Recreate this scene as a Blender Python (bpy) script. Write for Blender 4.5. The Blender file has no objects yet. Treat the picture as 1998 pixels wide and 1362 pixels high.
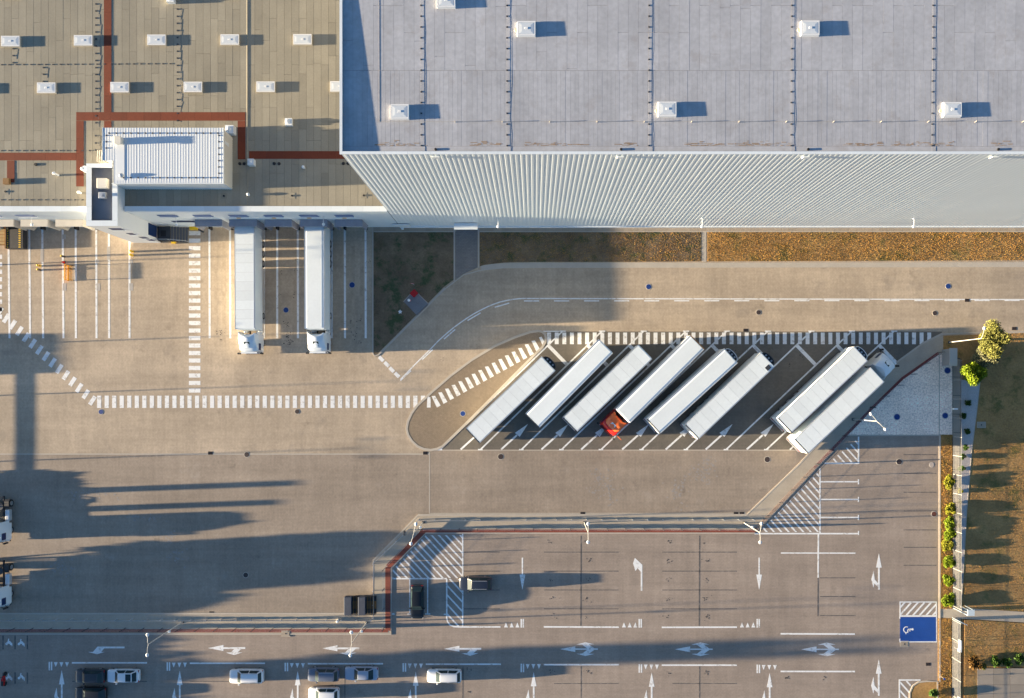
import bpy, bmesh, math, random
from mathutils import Vector, Matrix
random.seed(7)
R = math.radians
scene = bpy.context.scene
# ------------------------------------------------------------------ camera
CAM_H = 105.0                    # metres above the yard
F = 1522.5                       # focal length in pixels of a 1998 px wide picture
NX, NY = 1043.0, 765.0           # pixel straight below the camera
cam = bpy.data.cameras.new('camera'); camo = bpy.data.objects.new('camera', cam)
scene.collection.objects.link(camo); scene.camera = camo
camo.location = (0, 0, CAM_H); camo.rotation_euler = (0, 0, 0)
cam.sensor_width = 36.0; cam.lens = F / 1998 * 36
cam.shift_x = -(NX - 999) / 1998; cam.shift_y = (NY - 681) / 1998
cam.clip_start = 1.0; cam.clip_end = 1000.0
# ------------------------------------------------------------------ light
SUN_EL, SUN_SKEW = 5.9, 2.1      # low sun from the left edge, shadows run right and a little up
world = bpy.data.worlds.new('World'); scene.world = world; world.use_nodes = True
wn = world.node_tree.nodes; wl = world.node_tree.links
for n in list(wn): wn.remove(n)
wo = wn.new('ShaderNodeOutputWorld'); bg = wn.new('ShaderNodeBackground'); sky = wn.new('ShaderNodeTexSky')
sky.sky_type = 'NISHITA'; sky.sun_disc = False
sky.sun_elevation = R(SUN_EL); sky.sun_rotation = R(270 - SUN_SKEW)
sky.air_density = 1.0; sky.dust_density = 1.0; sky.ozone_density = 3.5
bg.inputs['Strength'].default_value = 0.067
wl.new(sky.outputs[0], bg.inputs[0]); wl.new(bg.outputs[0], wo.inputs[0])
sun = bpy.data.lights.new('sun', 'SUN'); suno = bpy.data.objects.new('sun', sun)
scene.collection.objects.link(suno)
sun.energy = 5.0; sun.angle = R(0.5); sun.color = (1.0, 0.81, 0.55)
sd = Vector((math.cos(R(SUN_EL)) * math.cos(R(SUN_SKEW)), math.cos(R(SUN_EL)) * math.sin(R(SUN_SKEW)), -math.sin(R(SUN_EL))))
suno.rotation_euler = sd.to_track_quat('-Z', 'Y').to_euler(); suno.location = (-90, -5, 60)
scene.view_settings.view_transform = 'Standard'; scene.view_settings.look = 'None'
scene.view_settings.gamma = 1.0; scene.view_settings.use_curve_mapping = False
scene.view_settings.exposure = 2.38
scene.render.engine = 'CYCLES'
C = scene.collection

# ------------------------------------------------------------------ helpers
def W(px, py, z=0.0):
    k = (CAM_H - z) / F
    return ((px - NX) * k, (NY - py) * k, z)
def X(px, z=0.0): return (px - NX) * (CAM_H - z) / F
def Y(py, z=0.0): return (NY - py) * (CAM_H - z) / F

MATS = {}
def mat(name, col, rough=0.7, metal=0.0, var=0.0, vscale=1.0, fine=0.0, fscale=30.0, isl=0.0, objr=0.0,
        bump=0.0, bscale=40.0, brick=None, world_pos=False, spec=0.4, alpha=None, stain=None, extra=None, coat=0.0, wear=0.0):
    """one procedural principled material: base colour with large patches, fine grain, piece-to-piece variation"""
    if name in MATS: return MATS[name]
    m = bpy.data.materials.new(name); m.use_nodes = True; MATS[name] = m
    nt = m.node_tree; N = nt.nodes; L = nt.links
    b = N['Principled BSDF']
    b.inputs['Roughness'].default_value = rough; b.inputs['Metallic'].default_value = metal
    b.inputs['Specular IOR Level'].default_value = spec
    if coat: b.inputs['Coat Weight'].default_value = coat
    if world_pos:
        g = N.new('ShaderNodeNewGeometry'); co = g.outputs['Position']
    else:
        g = N.new('ShaderNodeTexCoord'); co = g.outputs['Object']
    rgb = N.new('ShaderNodeRGB'); rgb.outputs[0].default_value = (*col, 1); cur = rgb.outputs[0]
    def mul(cur, val, lo, hi):
        mr = N.new('ShaderNodeMapRange'); mr.inputs['To Min'].default_value = lo; mr.inputs['To Max'].default_value = hi
        L.new(val, mr.inputs['Value'])
        vm = N.new('ShaderNodeVectorMath'); vm.operation = 'SCALE'
        L.new(cur, vm.inputs[0]); L.new(mr.outputs[0], vm.inputs['Scale']); return vm.outputs[0]
    if var:
        n = N.new('ShaderNodeTexNoise'); n.inputs['Scale'].default_value = vscale; n.inputs['Detail'].default_value = 6
        n.inputs['Roughness'].default_value = 0.65
        L.new(co, n.inputs['Vector']); cur = mul(cur, n.outputs[0], 1 - 2.2 * var, 1 + 2.2 * var)
    if fine:
        n = N.new('ShaderNodeTexNoise'); n.inputs['Scale'].default_value = fscale; n.inputs['Detail'].default_value = 3
        L.new(co, n.inputs['Vector']); cur = mul(cur, n.outputs[0], 1 - 2 * fine, 1 + 2 * fine)
    if stain:   # (colour, scale, threshold, strength)
        n = N.new('ShaderNodeTexNoise'); n.inputs['Scale'].default_value = stain[1]; n.inputs['Detail'].default_value = 8
        n.inputs['Roughness'].default_value = 0.7
        L.new(co, n.inputs['Vector'])
        mr = N.new('ShaderNodeMapRange'); mr.inputs['From Min'].default_value = stain[2]; mr.inputs['From Max'].default_value = stain[2] + 0.12
        mr.inputs['To Max'].default_value = stain[3]; L.new(n.outputs[0], mr.inputs['Value'])
        mx = N.new('ShaderNodeMix'); mx.data_type = 'RGBA'; mx.inputs[7].default_value = (*stain[0], 1)
        L.new(mr.outputs[0], mx.inputs[0]); L.new(cur, mx.inputs[6]); cur = mx.outputs[2]
    if brick:   # (width, height, strength, angle)
        mp = N.new('ShaderNodeMapping'); mp.inputs['Rotation'].default_value[2] = brick[3]
        L.new(co, mp.inputs[0])
        bt = N.new('ShaderNodeTexBrick'); bt.inputs['Scale'].default_value = 1.0
        bt.inputs['Brick Width'].default_value = brick[0]; bt.inputs['Row Height'].default_value = brick[1]
        bt.inputs['Mortar Size'].default_value = 0.012; bt.inputs['Color1'].default_value = (1, 1, 1, 1)
        bt.inputs['Color2'].default_value = (1 - brick[2],) * 3 + (1,); bt.inputs['Mortar'].default_value = (1 - 2.5 * brick[2],) * 3 + (1,)
        L.new(mp.outputs[0], bt.inputs['Vector'])
        vm = N.new('ShaderNodeVectorMath'); vm.operation = 'MULTIPLY'; L.new(cur, vm.inputs[0]); L.new(bt.outputs[0], vm.inputs[1]); cur = vm.outputs[0]
    if wear:
        def tex(scale, sx, sy, detail, rot=0.0):
            mp = N.new('ShaderNodeMapping'); mp.inputs['Scale'].default_value = (sx,sy,1); mp.inputs['Rotation'].default_value[2] = rot; L.new(co, mp.inputs[0])
            n = N.new('ShaderNodeTexNoise'); n.inputs['Scale'].default_value = scale; n.inputs['Detail'].default_value = detail; n.inputs['Roughness'].default_value = .7
            L.new(mp.outputs[0], n.inputs['Vector']); return n.outputs[0]
        cur = mul(cur, tex(1.0, .05, .55, 5), 1-.30*wear, 1+.30*wear)          # streaks along the driving lanes
        cur = mul(cur, tex(1.0, .9, .10, 5), 1-.22*wear, 1+.22*wear)
        bt = N.new('ShaderNodeTexBrick'); bt.inputs['Scale'].default_value = 1.0; bt.inputs['Brick Width'].default_value = 9.0; bt.inputs['Row Height'].default_value = 6.5
        bt.inputs['Mortar Size'].default_value = .0; bt.inputs['Color1'].default_value = (1,1,1,1); bt.inputs['Color2'].default_value = (1-.07*wear,)*3+(1,)
        L.new(co, bt.inputs['Vector']); vm = N.new('ShaderNodeVectorMath'); vm.operation = 'MULTIPLY'; L.new(cur, vm.inputs[0]); L.new(bt.outputs[0], vm.inputs[1]); cur = vm.outputs[0]
        for sc, th, lo in ((1.3,.70,.62),(.28,.62,.80),(4.0,.74,.6)):             # drips and old wet patches
            mr = N.new('ShaderNodeMapRange'); mr.inputs['From Min'].default_value = th; mr.inputs['From Max'].default_value = th+.07; mr.inputs['To Min'].default_value = 1; mr.inputs['To Max'].default_value = lo
            L.new(tex(sc,1,1,6), mr.inputs['Value']); vm = N.new('ShaderNodeVectorMath'); vm.operation = 'SCALE'; L.new(cur, vm.inputs[0]); L.new(mr.outputs[0], vm.inputs['Scale']); cur = vm.outputs[0]
    if isl:
        gg = N.new('ShaderNodeNewGeometry'); cur = mul(cur, gg.outputs['Random Per Island'], 1 - isl, 1 + isl)
    if objr:
        oi = N.new('ShaderNodeObjectInfo'); cur = mul(cur, oi.outputs['Random'], 1 - objr, 1 + objr)
    L.new(cur, b.inputs['Base Color'])
    if bump:
        n = N.new('ShaderNodeTexNoise'); n.inputs['Scale'].default_value = bscale; n.inputs['Detail'].default_value = 4
        L.new(co, n.inputs['Vector'])
        bp = N.new('ShaderNodeBump'); bp.inputs['Strength'].default_value = bump; bp.inputs['Distance'].default_value = 0.02
        L.new(n.outputs[0], bp.inputs['Height']); L.new(bp.outputs[0], b.inputs['Normal'])
    if extra: extra(nt, b, cur)
    return m

class MB:
    def __init__(s): s.v = []; s.f = []
    def add(s, vs, fs):
        o = len(s.v); s.v += [tuple(v) for v in vs]; s.f += [tuple(i + o for i in f) for f in fs]; return s
    def box(s, x0, x1, y0, y1, z0, z1, M=None):
        vs = [(x0,y0,z0),(x1,y0,z0),(x1,y1,z0),(x0,y1,z0),(x0,y0,z1),(x1,y0,z1),(x1,y1,z1),(x0,y1,z1)]
        if M: vs = [M @ Vector(v) for v in vs]
        return s.add(vs, [(3,2,1,0),(4,5,6,7),(0,1,5,4),(1,2,6,5),(2,3,7,6),(3,0,4,7)])
    def bbox(s, x0, x1, y0, y1, z0, z1, b=0.03):
        """box with chamfered top and vertical edges"""
        def ring(x0,x1,y0,y1,z,c): return [(x0+c,y0,z),(x1-c,y0,z),(x1,y0+c,z),(x1,y1-c,z),(x1-c,y1,z),(x0+c,y1,z),(x0,y1-c,z),(x0,y0+c,z)]
        rs = [ring(x0,x1,y0,y1,z0,b), ring(x0,x1,y0,y1,z1-b,b), ring(x0+b,x1-b,y0+b,y1-b,z1,b*.6)]
        return s.loft(rs)
    def prism(s, pts, z0, z1):
        n = len(pts); vs = [(p[0],p[1],z0) for p in pts] + [(p[0],p[1],z1) for p in pts]
        return s.add(vs, [tuple(range(n-1,-1,-1)), tuple(range(n,2*n))] + [(i,(i+1)%n,n+(i+1)%n,n+i) for i in range(n)])
    def loft(s, rings, cap=True):
        n = len(rings[0]); vs = [p for r in rings for p in r]; fs = []
        for k in range(len(rings)-1):
            for i in range(n): fs.append((k*n+i, k*n+(i+1)%n, (k+1)*n+(i+1)%n, (k+1)*n+i))
        if cap: fs += [tuple(range(n-1,-1,-1)), tuple(range((len(rings)-1)*n, len(rings)*n))]
        return s.add(vs, fs)
    def tube(s, p, q, r, r2=None, n=8):
        p = Vector(p); q = Vector(q); r2 = r if r2 is None else r2; d = (q-p).normalized()
        a = d.orthogonal().normalized(); b = d.cross(a)
        return s.loft([[tuple(c + (a*math.cos(t)+b*math.sin(t))*rr) for t in (2*math.pi*i/n for i in range(n))] for c, rr in ((p,r),(q,r2))])
    def cyl(s, x, y, z0, z1, r, r2=None, n=16): return s.tube((x,y,z0),(x,y,z1),r,r2,n)
    def dome(s, x, y, z, r, h, n=12, m=4):
        return s.loft([[(x+r*math.cos(a)*math.cos(2*math.pi*i/n), y+r*math.cos(a)*math.sin(2*math.pi*i/n), z+h*math.sin(a)) for i in range(n)] for a in (math.pi/2*k/m*0.98 for k in range(m+1))])
    def mesh(s, name, material, smooth=0):
        me = bpy.data.meshes.new(name); me.from_pydata(s.v, [], s.f); me.materials.append(material)
        bm = bmesh.new(); bm.from_mesh(me); bmesh.ops.recalc_face_normals(bm, faces=bm.faces); bm.to_mesh(me); bm.free()
        if smooth:
            me.shade_smooth(); me.set_sharp_from_angle(angle=R(smooth))
        return me
    def build(s, name, material, parent=None, smooth=0, loc=None):
        return obj(name, s.mesh(name, material, smooth), parent, loc)

def obj(name, me, parent=None, loc=None):
    o = bpy.data.objects.new(name, me); C.objects.link(o)
    if parent: o.parent = parent
    if loc: o.location = loc
    return o
def tag(o, label, cat, group=None):
    o['label'] = label; o['category'] = cat
    if group: o['group'] = group
    return o
def struct(o): o['kind'] = 'structure'; return o
def stuff(o): o['kind'] = 'stuff'; return o
def thing(name, label, cat, loc=(0,0,0), rz=0.0, group=None):
    o = bpy.data.objects.new(name, None); C.objects.link(o); o.location = loc; o.rotation_euler = (0,0,rz); o.empty_display_size = 0.3
    return tag(o, label, cat, group)
def copy_tree(o, parent=None):
    c = o.copy(); C.objects.link(c); c.parent = parent
    for ch in list(o.children): copy_tree(ch, c)
    return c
def place(root, loc, rz, label, group=None):
    c = copy_tree(root); c.location = loc; c.rotation_euler = (0,0,rz); c['label'] = label
    if group: c['group'] = group
    return c
def ground_poly(name, pts, z, m, parent=None, depth=0.05):
    w = [W(*p)[:2] for p in pts]
    me = bpy.data.meshes.new(name); bm = bmesh.new()
    top = [bm.verts.new((x,y,z)) for x,y in w]; bot = [bm.verts.new((x,y,z-depth)) for x,y in w]; n = len(w)
    f = bm.faces.new(top)
    for i in range(n): bm.faces.new((top[i], bot[i], bot[(i+1)%n], top[(i+1)%n]))
    bm.faces.ensure_lookup_table(); f.normal_update()
    bmesh.ops.triangulate(bm, faces=[f]); bmesh.ops.recalc_face_normals(bm, faces=bm.faces)
    if sum(fc.normal.z*fc.calc_area() for fc in bm.faces) < 0: bmesh.ops.reverse_faces(bm, faces=bm.faces)
    bm.to_mesh(me); bm.free(); me.materials.append(m)
    return obj(name, me, parent)
def offset_line(pts, d):
    """offset an open px polyline sideways by d px"""
    out = []
    for i, p in enumerate(pts):
        a = pts[max(i-1,0)]; b = pts[min(i+1,len(pts)-1)]
        tx, ty = b[0]-a[0], b[1]-a[1]; l = math.hypot(tx,ty) or 1
        out.append((p[0]-ty/l*d, p[1]+tx/l*d))
    return out
def band(name, pts, w0, w1, z, m, parent=None, depth=0.05):
    """ribbon along a px polyline between sideways offsets w0 and w1 px"""
    a = offset_line(pts, w0); b = offset_line(pts, w1); mb = MB(); n = len(pts)
    A = [W(*p)[:2] for p in a]; B = [W(*p)[:2] for p in b]
    for i in range(n-1):
        mb.prism([A[i], A[i+1], B[i+1], B[i]], z-depth, z)
    return mb.build(name, m, parent)

# ------------------------------------------------------------------ materials
M_yard = mat('yard_pavers', (.475,.38,.28), .85, wear=1.0, var=.18, vscale=.11, fine=.10, fscale=3.0, brick=(.4,.2,.07,math.pi/2), world_pos=True, stain=((.30,.25,.20),.30,.56,.5))
M_brown = mat('brown_pavers', (.34,.275,.215), .85, wear=1.0, var=.14, vscale=.12, fine=.10, fscale=3.0, brick=(.4,.2,.08,math.pi/2), world_pos=True, stain=((.45,.39,.33),.25,.60,.4))
M_bay = mat('bay_pavers', (.165,.145,.12), .85, wear=.8, var=.12, vscale=.15, fine=.09, fscale=3.0, brick=(.4,.2,.08,0), world_pos=True, stain=((.08,.075,.07),.5,.62,.5))
M_asph = mat('car_park_pavers', (.34,.275,.225), .88, wear=1.0, var=.12, vscale=.14, fine=.09, fscale=4.0, brick=(.4,.2,.07,0), world_pos=True, stain=((.42,.35,.29),.2,.58,.35))
M_walk = mat('walk_concrete', (.42,.36,.285), .85, wear=.5, var=.08, vscale=.3, fine=.06, fscale=6, world_pos=True)
M_kerb = mat('kerb_concrete', (.46,.41,.345), .85, var=.08, vscale=.8, fine=.05, fscale=10, world_pos=True)
M_path = mat('dark_pavers', (.24,.215,.195), .85, var=.10, vscale=.6, fine=.08, fscale=5, brick=(.4,.2,.12,0), world_pos=True, stain=((.5,.5,.5),1.3,.66,.5))
M_apron = mat('apron_slab', (.36,.30,.235), .85, var=.10, vscale=.5, objr=.08, world_pos=True)
M_red = mat('red_brick', (.27,.075,.05), .8, var=.14, vscale=.5, fine=.1, fscale=8, brick=(.4,.1,.15,0), world_pos=True)
M_gravel = mat('pale_gravel', (.93,.75,.61), .9, var=.16, vscale=.4, fine=.36, fscale=5, bump=.8, bscale=9, world_pos=True)
M_gravel2 = mat('grey_gravel', (.48,.43,.40), .9, var=.08, vscale=.4, fine=.2, fscale=9, bump=.8, bscale=9, world_pos=True)
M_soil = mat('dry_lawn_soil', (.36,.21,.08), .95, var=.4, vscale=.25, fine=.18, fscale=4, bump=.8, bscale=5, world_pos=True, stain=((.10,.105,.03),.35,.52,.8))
M_soil2 = mat('shaded_lawn_soil', (.17,.125,.08), .95, var=.4, vscale=.35, fine=.2, fscale=4, bump=.8, bscale=5, world_pos=True, stain=((.045,.075,.03),.45,.50,.9))  # darker copy of the lawn soil, shade put into its colour
M_paint = mat('white_paint', (.78,.78,.77), .6, var=.06, vscale=.8, fine=.05, fscale=9, world_pos=True, stain=((.36,.31,.26),1.7,.53,.75))
M_faded = mat('blacked_out_paint', (.115,.105,.10), .85, var=.12, vscale=1.5, world_pos=True, stain=((.22,.19,.17),1.8,.50,.9))
M_blue = mat('blue_paint', (.015,.07,.30), .5, var=.1, vscale=.7, fine=.08, fscale=8, world_pos=True)
M_bluecover = mat('blue_cover', (.012,.045,.20), .5, var=.15, vscale=3)
M_darkcover = mat('iron_cover', (.05,.035,.033), .6, var=.2, vscale=4)
M_stain = mat('oil_stain', (.055,.048,.042), .7, var=.2, vscale=3, world_pos=True)
M_patch = mat('pale_patch', (.42,.39,.36), .85, var=.1, vscale=1.2, world_pos=True)
M_patch2 = mat('grey_patch', (.30,.27,.245), .85, var=.15, vscale=.9, world_pos=True)
M_wall = mat('pale_cladding', (.71,.775,.80), .5, var=.025, vscale=.15, metal=.0, world_pos=True)
M_coping = mat('white_coping', (.73,.78,.80), .45, var=.03, vscale=.6, objr=.04, world_pos=True)
M_roof = mat('grey_membrane', (.405,.41,.435), .85, var=.13, vscale=.22, fine=.09, fscale=2.5, isl=.05, objr=.06, world_pos=True, stain=((.33,.31,.31),.5,.55,.5))
M_roofb = mat('membrane_joint', (.27,.27,.29), .9, var=.1, vscale=.5, world_pos=True)
M_rust = mat('rusty_silt', (.30,.225,.165), .9, var=.2, vscale=1.2, world_pos=True)
M_low = mat('tan_membrane', (.30,.272,.21), .9, var=.11, vscale=.3, fine=.06, fscale=5, objr=.09, world_pos=True, stain=((.27,.235,.185),.5,.60,.4))
M_lowj = mat('low_joint', (.09,.085,.075), .9, world_pos=True)
M_walkred = mat('red_walk_mat', (.175,.04,.018), .85, var=.08, vscale=.8, fine=.08, fscale=6, objr=.08, world_pos=True)
M_sky = mat('skylight_sheet', (.62,.66,.69), .25, var=.04, vscale=1.0, spec=.5)
M_skyf = mat('skylight_frame', (.78,.78,.77), .4)
M_curb = mat('skylight_curb', (.50,.45,.36), .7)
M_white = mat('white_enamel', (.76,.79,.80), .35, var=.02, vscale=.5)
M_cream = mat('cream_cladding', (.70,.66,.57), .55, var=.02, vscale=.4)
M_render = mat('white_render', (.74,.75,.74), .6, var=.025, vscale=.3, world_pos=True)
M_glass = mat('blue_glass', (.014,.035,.11), .35, spec=.2)
M_glassl = mat('pale_blue_glass', (.17,.24,.42), .35, spec=.25)
M_darkroof = mat('dark_membrane', (.20,.205,.22), .9, var=.1, vscale=.6, world_pos=True)
M_black = mat('black_rubber', (.018,.018,.02), .6, var=.1, vscale=3)
M_steel = mat('galvanised_steel', (.55,.57,.59), .35, metal=.6, var=.06, vscale=2)
M_dsteel = mat('dark_steel', (.06,.065,.075), .5, metal=.4)
M_chas = mat('chassis_paint', (.035,.035,.038), .6, var=.2, vscale=3)
M_yellow = mat('yellow_paint', (.85,.55,.02), .45, var=.05, vscale=3)
M_orange = mat('orange_paint', (.85,.38,.02), .45, var=.05, vscale=3)
M_redp = mat('red_enamel', (.72,.018,.012), .3, coat=.4)
M_lite = mat('headlight_glass', (.75,.76,.76), .12)
M_tail = mat('tail_lamp', (.42,.015,.015), .25)
M_trail = mat('trailer_white', (.75,.80,.81), .5, var=.05, vscale=.25, fine=.02, fscale=3, objr=.05, stain=((.55,.54,.52),.45,.60,.45))
M_seam = mat('trailer_seam', (.50,.51,.52), .6)
M_rim = mat('wheel_rim', (.42,.43,.44), .35, metal=.6)
M_alu = mat('aluminium', (.62,.63,.64), .35, metal=.5)
M_canopy_shaded = mat('shaded_shelter', (.27,.28,.33), .8, var=.12, vscale=1.2, world_pos=True)  # right-hand dock shelters, their shade put into the grey colour
M_canopy_sunlit = mat('sunlit_shelter', (.56,.52,.46), .8, var=.07, vscale=1.2, world_pos=True)  # left-hand dock shelters, sunlight put into the cream colour
M_wood = mat('pallet_wood', (.26,.14,.05), .8, var=.2, vscale=3)
M_tarp = mat('blue_grey_tarp', (.055,.065,.09), .75, var=.12, vscale=2)
M_bark = mat('bark', (.11,.08,.055), .9, var=.2, vscale=4)
def leafmat(n, c): return mat(n, c, .6, isl=.45, var=.10, vscale=.8, spec=.25)
M_leafY = leafmat('leaf_yellow_green', (.27,.27,.024))
M_leafB = leafmat('leaf_bright_green', (.19,.26,.015))
M_leafG = leafmat('leaf_green', (.055,.11,.018))
M_leafO = leafmat('leaf_olive', (.20,.20,.05))
M_leafS = leafmat('leaf_silver', (.24,.24,.13))
M_leafR = leafmat('leaf_dry', (.16,.085,.022))
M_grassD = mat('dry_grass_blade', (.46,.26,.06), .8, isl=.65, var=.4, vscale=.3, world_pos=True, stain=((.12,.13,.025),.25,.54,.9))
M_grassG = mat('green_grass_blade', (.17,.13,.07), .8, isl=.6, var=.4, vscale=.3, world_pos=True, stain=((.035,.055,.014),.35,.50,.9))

# ------------------------------------------------------------------ ground
g = MB().box(-420, 420, -420, 420, -1.2, -.12).build('ground', M_soil); struct(g)
yard = struct(ground_poly('truck_yard', [(-520,420),(2350,420),(2350,655),(1838,655),(1800,900),(1400,1010),(900,1010),(700,1230),(-520,1230)], 0.0, M_yard, depth=.2))
lower = struct(ground_poly('lower_yard', [(-520,886),(838,886),(838,880),(850,878),(1065,662),(1075,649),(1838,649),(1800,668),(1748,706),(1700,748),(1560,903),(1457,1004),(815,1004),(727,1092),(727,1196),(-520,1196)], .008, M_brown, depth=.06))
baysf = struct(ground_poly('truck_bays', [(850,877),(1060,668),(1068,649),(1838,649),(1800,668),(1748,706),(1700,748),(1586,877)], .014, M_bay, depth=.05))
park = struct(ground_poly('car_park', [(-520,1237),(763,1237),(763,1108),(830,1040),(1472,1040),(1590,915),(1650,850),(1833,850),(1833,1450),(-520,1450)], .004, M_asph, depth=.2))
walk = struct(ground_poly('raised_walkway', [(-520,1199),(730,1199),(730,1094),(817,1006),(1458,1006),(1562,905),(1702,750),(1750,708),(1802,670),(1840,650),(1840,690),(1832,692),(1762,740),(1700,801),(1590,915),(1472,1038),(831,1038),(763,1108),(763,1236),(-520,1236)], .05, M_walk, depth=.25))
road_kerb_pts = [(-520,1197),(728.5,1197),(728.5,1093),(816,1004.5),(1457,1004.5),(1561,904),(1701,749),(1749,707),(1801,669),(1839,651)]
band('kerb', road_kerb_pts, -1.5, 1.8, .06, M_kerb, walk, .2)
redline = [(-520,1230.5),(757,1230.5),(757,1106),(827.5,1036),(1472,1036)]
band('brick_strip', redline[:2], -3.2, 3.2, .062, M_red, walk)
band('brick_strip', redline[1:3], -5, 5, .0635, M_red, walk)
band('brick_strip', redline[2:4], -5, 5, .064, M_red, walk)
band('brick_strip', redline[3:], -3.0, 3.2, .066, M_red, walk)
redR = [(1474,1038),(1590,915),(1700,801),(1762,740),(1832,691)]
band('brick_strip', redR[:2], -6, .5, .068, mat('brown_brick', (.34,.215,.15), .8, var=.12, vscale=.6, world_pos=True, brick=(.4,.1,.12,.8)), walk)
band('brick_strip', redR[1:], -5, .2, .069, mat('maroon_brick', (.20,.055,.05), .8, var=.12, vscale=.6, world_pos=True, brick=(.4,.1,.12,.8)), walk)
band('kerb', [(-520,1236.5),(763.5,1236.5),(763.5,1107.5),(831,1039.5),(1473,1039.5)], -.6, 1.8, .07, M_kerb, walk, .2)

# oval island
isl_pts = [(1085,66),(1112,74),(1131,92),(1137,118),(1131,150),(1108,190),(1050,245),(900,395),(700,597),(500,797),(330,962),(290,980),(240,989),(190,982),(140,960),(95,918),(66,870),(56,825),(66,770),(95,705),(140,645),(250,543),(400,413),(560,293),(740,184),(900,114),(1020,74)]
isl_px = [(780+x/3.996, 630+y/3.996) for x,y in isl_pts]
island = struct(ground_poly('traffic_island', isl_px, .03, mat('island_pavers', (.26,.20,.14), .85, var=.12, vscale=.3, fine=.1, fscale=3, brick=(.4,.2,.08,.6), world_pos=True), depth=.1))
band('kerb', isl_px + [isl_px[0]], -3.0, 1.6, .045, M_kerb, island, .12)

# planted beds and lawns
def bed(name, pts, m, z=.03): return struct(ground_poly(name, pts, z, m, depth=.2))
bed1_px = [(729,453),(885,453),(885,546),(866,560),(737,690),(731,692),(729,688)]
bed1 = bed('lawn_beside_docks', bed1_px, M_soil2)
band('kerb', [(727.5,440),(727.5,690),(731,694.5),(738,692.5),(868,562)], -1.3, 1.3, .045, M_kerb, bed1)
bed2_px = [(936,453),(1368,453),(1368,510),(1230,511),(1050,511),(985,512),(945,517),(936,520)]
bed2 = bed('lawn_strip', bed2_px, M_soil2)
bed3_px = [(1380,453),(2350,453),(2350,508),(1998,508),(1380,510)]
bed3 = bed('lawn_strip_east', bed3_px, M_soil)
pathA = struct(ground_poly('paver_path', [(888,440),(932,440),(932,522),(905,534),(888,546)], .024, M_path, depth=.15))
band('kerb', [(886.5,445),(886.5,548)], -1.4, 1.4, .04, M_kerb, pathA)
band('kerb', [(933.8,445),(933.8,522)], -1.4, 1.4, .04, M_kerb, pathA)
pathB = struct(ground_poly('narrow_path', [(1370,452),(1378,452),(1378,511),(1370,511)], .028, M_kerb, depth=.15))
# road edging slabs and apron slabs along the wall
edge = struct(band('road_edging', [(938,519),(960,515),(985,513.5),(1050,512.8),(1400,512.5),(2350,511)], 0, 8.5, .02, M_kerb, None, .1))
band('road_gutter', [(740,692),(868,564),(905,536),(940,527),(980,522.5),(1050,521.5),(2350,519.5)], -1.0, 1.2, .022, M_kerb, edge, .05)
apron = struct(ground_poly('wall_apron', [(714,440),(2350,440),(2350,452.6),(714,452.6)], .008, M_walk, depth=.1))
sl = MB().box(-.5,.5,-.30,.30,0,.02).mesh('apron_slab', M_apron)
for i in range(88):
    px = 735 + i*14.75
    if 884 < px < 938 : continue
    obj('apron_slab', sl, apron, W(px, 447.7, .015))
band('kerb', [(730,452.2),(885,452.2)], -.8, .8, .05, M_kerb, apron)
band('kerb', [(936,452.2),(2350,452.2)], -.8, .8, .05, M_kerb, apron)
# right hand side
grav = struct(ground_poly('gravel_bed', [(1832,692),(1858,692),(1858,848),(1654,849),(1700,801),(1762,740)], .03, M_gravel, depth=.2))
band('kerb', [(1832.5,690),(1832.5,850)], -.8, .8, .045, M_kerb, grav)
band('kerb', [(1652,849.5),(1834,849.5)], -1.3, 1.3, .05, M_kerb, park)
band('kerb', [(1833.5,849),(1833.5,1330)], -1.6, 1.6, .06, M_kerb, park, .2)
strip_px = [(1835,848),(1858,848),(1858,1188),(1835,1188)]
stripb = bed('planting_strip', strip_px, M_soil)
strip2_px = [(1830,1206),(1856,1206),(1856,1420),(1830,1420)]
strip2 = bed('planting_strip_south', strip2_px, M_soil)
slabpath = struct(ground_poly('slab_path', [(1859,690),(1874,690),(1874,1420),(1857,1420),(1857,1205)], .012, M_lowj, depth=.1))
for i in range(21):
    y0 = 700 + i*36.2
    if 1160 < y0 < 1200: continue
    sp = MB().prism([W(1859.3,y0)[:2], W(1873.7,y0+.4)[:2], W(1873.7,y0+35.2)[:2], W(1859.3,y0+34.8)[:2]], .0, .035)
    sp.build('path_slab', M_apron, slabpath)
grav2_px = [(1875,742),(1912,738),(1905,800),(1895,880),(1885,1000),(1877,1140),(1875,1186)]
grav2 = struct(ground_poly('gravel_strip', grav2_px, .03, M_gravel2, depth=.2))
band('kerb', [(1912.8,736),(1905.8,800),(1895.8,880),(1885.8,1000),(1878,1140),(1874.5,1188)], -.7, .7, .05, M_kerb, grav2)
lawn_px = [(1840,655),(1998,650),(2350,645),(2350,1205),(1998,1193),(1876,1187),(1879,1140),(1887,1000),(1897,880),(1907,800),(1914,738),(1876,742),(1876,700),(1840,690)]
lawn = bed('east_lawn', lawn_px, M_soil, .02)
band('kerb', [(1838,652),(1900,649),(2350,643)], -1.2, 1.2, .05, M_kerb, lawn)
path2 = struct(ground_poly('gate_path', [(1834,1186),(1876,1186),(1998,1194),(2350,1206),(2350,1236),(1998,1214.5),(1884,1207.5),(1870,1207),(1834,1205)], .022, M_walk, depth=.2))
lawn2_px = [(1882,1209),(1998,1216),(2350,1238),(2350,1300),(1998,1300),(1910,1303),(1905,1440),(1880,1440)]
lawn2 = bed('south_lawn', lawn2_px, M_soil, .018)
plaza = struct(ground_poly('paved_plaza', [(1905,1304),(2350,1301),(2350,1450),(1905,1450)], .016, M_lowj, depth=.2))
pl = MB().box(-1.09,1.09,-1.09,1.09,-.02,.02).mesh('paving_slab', M_apron)
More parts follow.
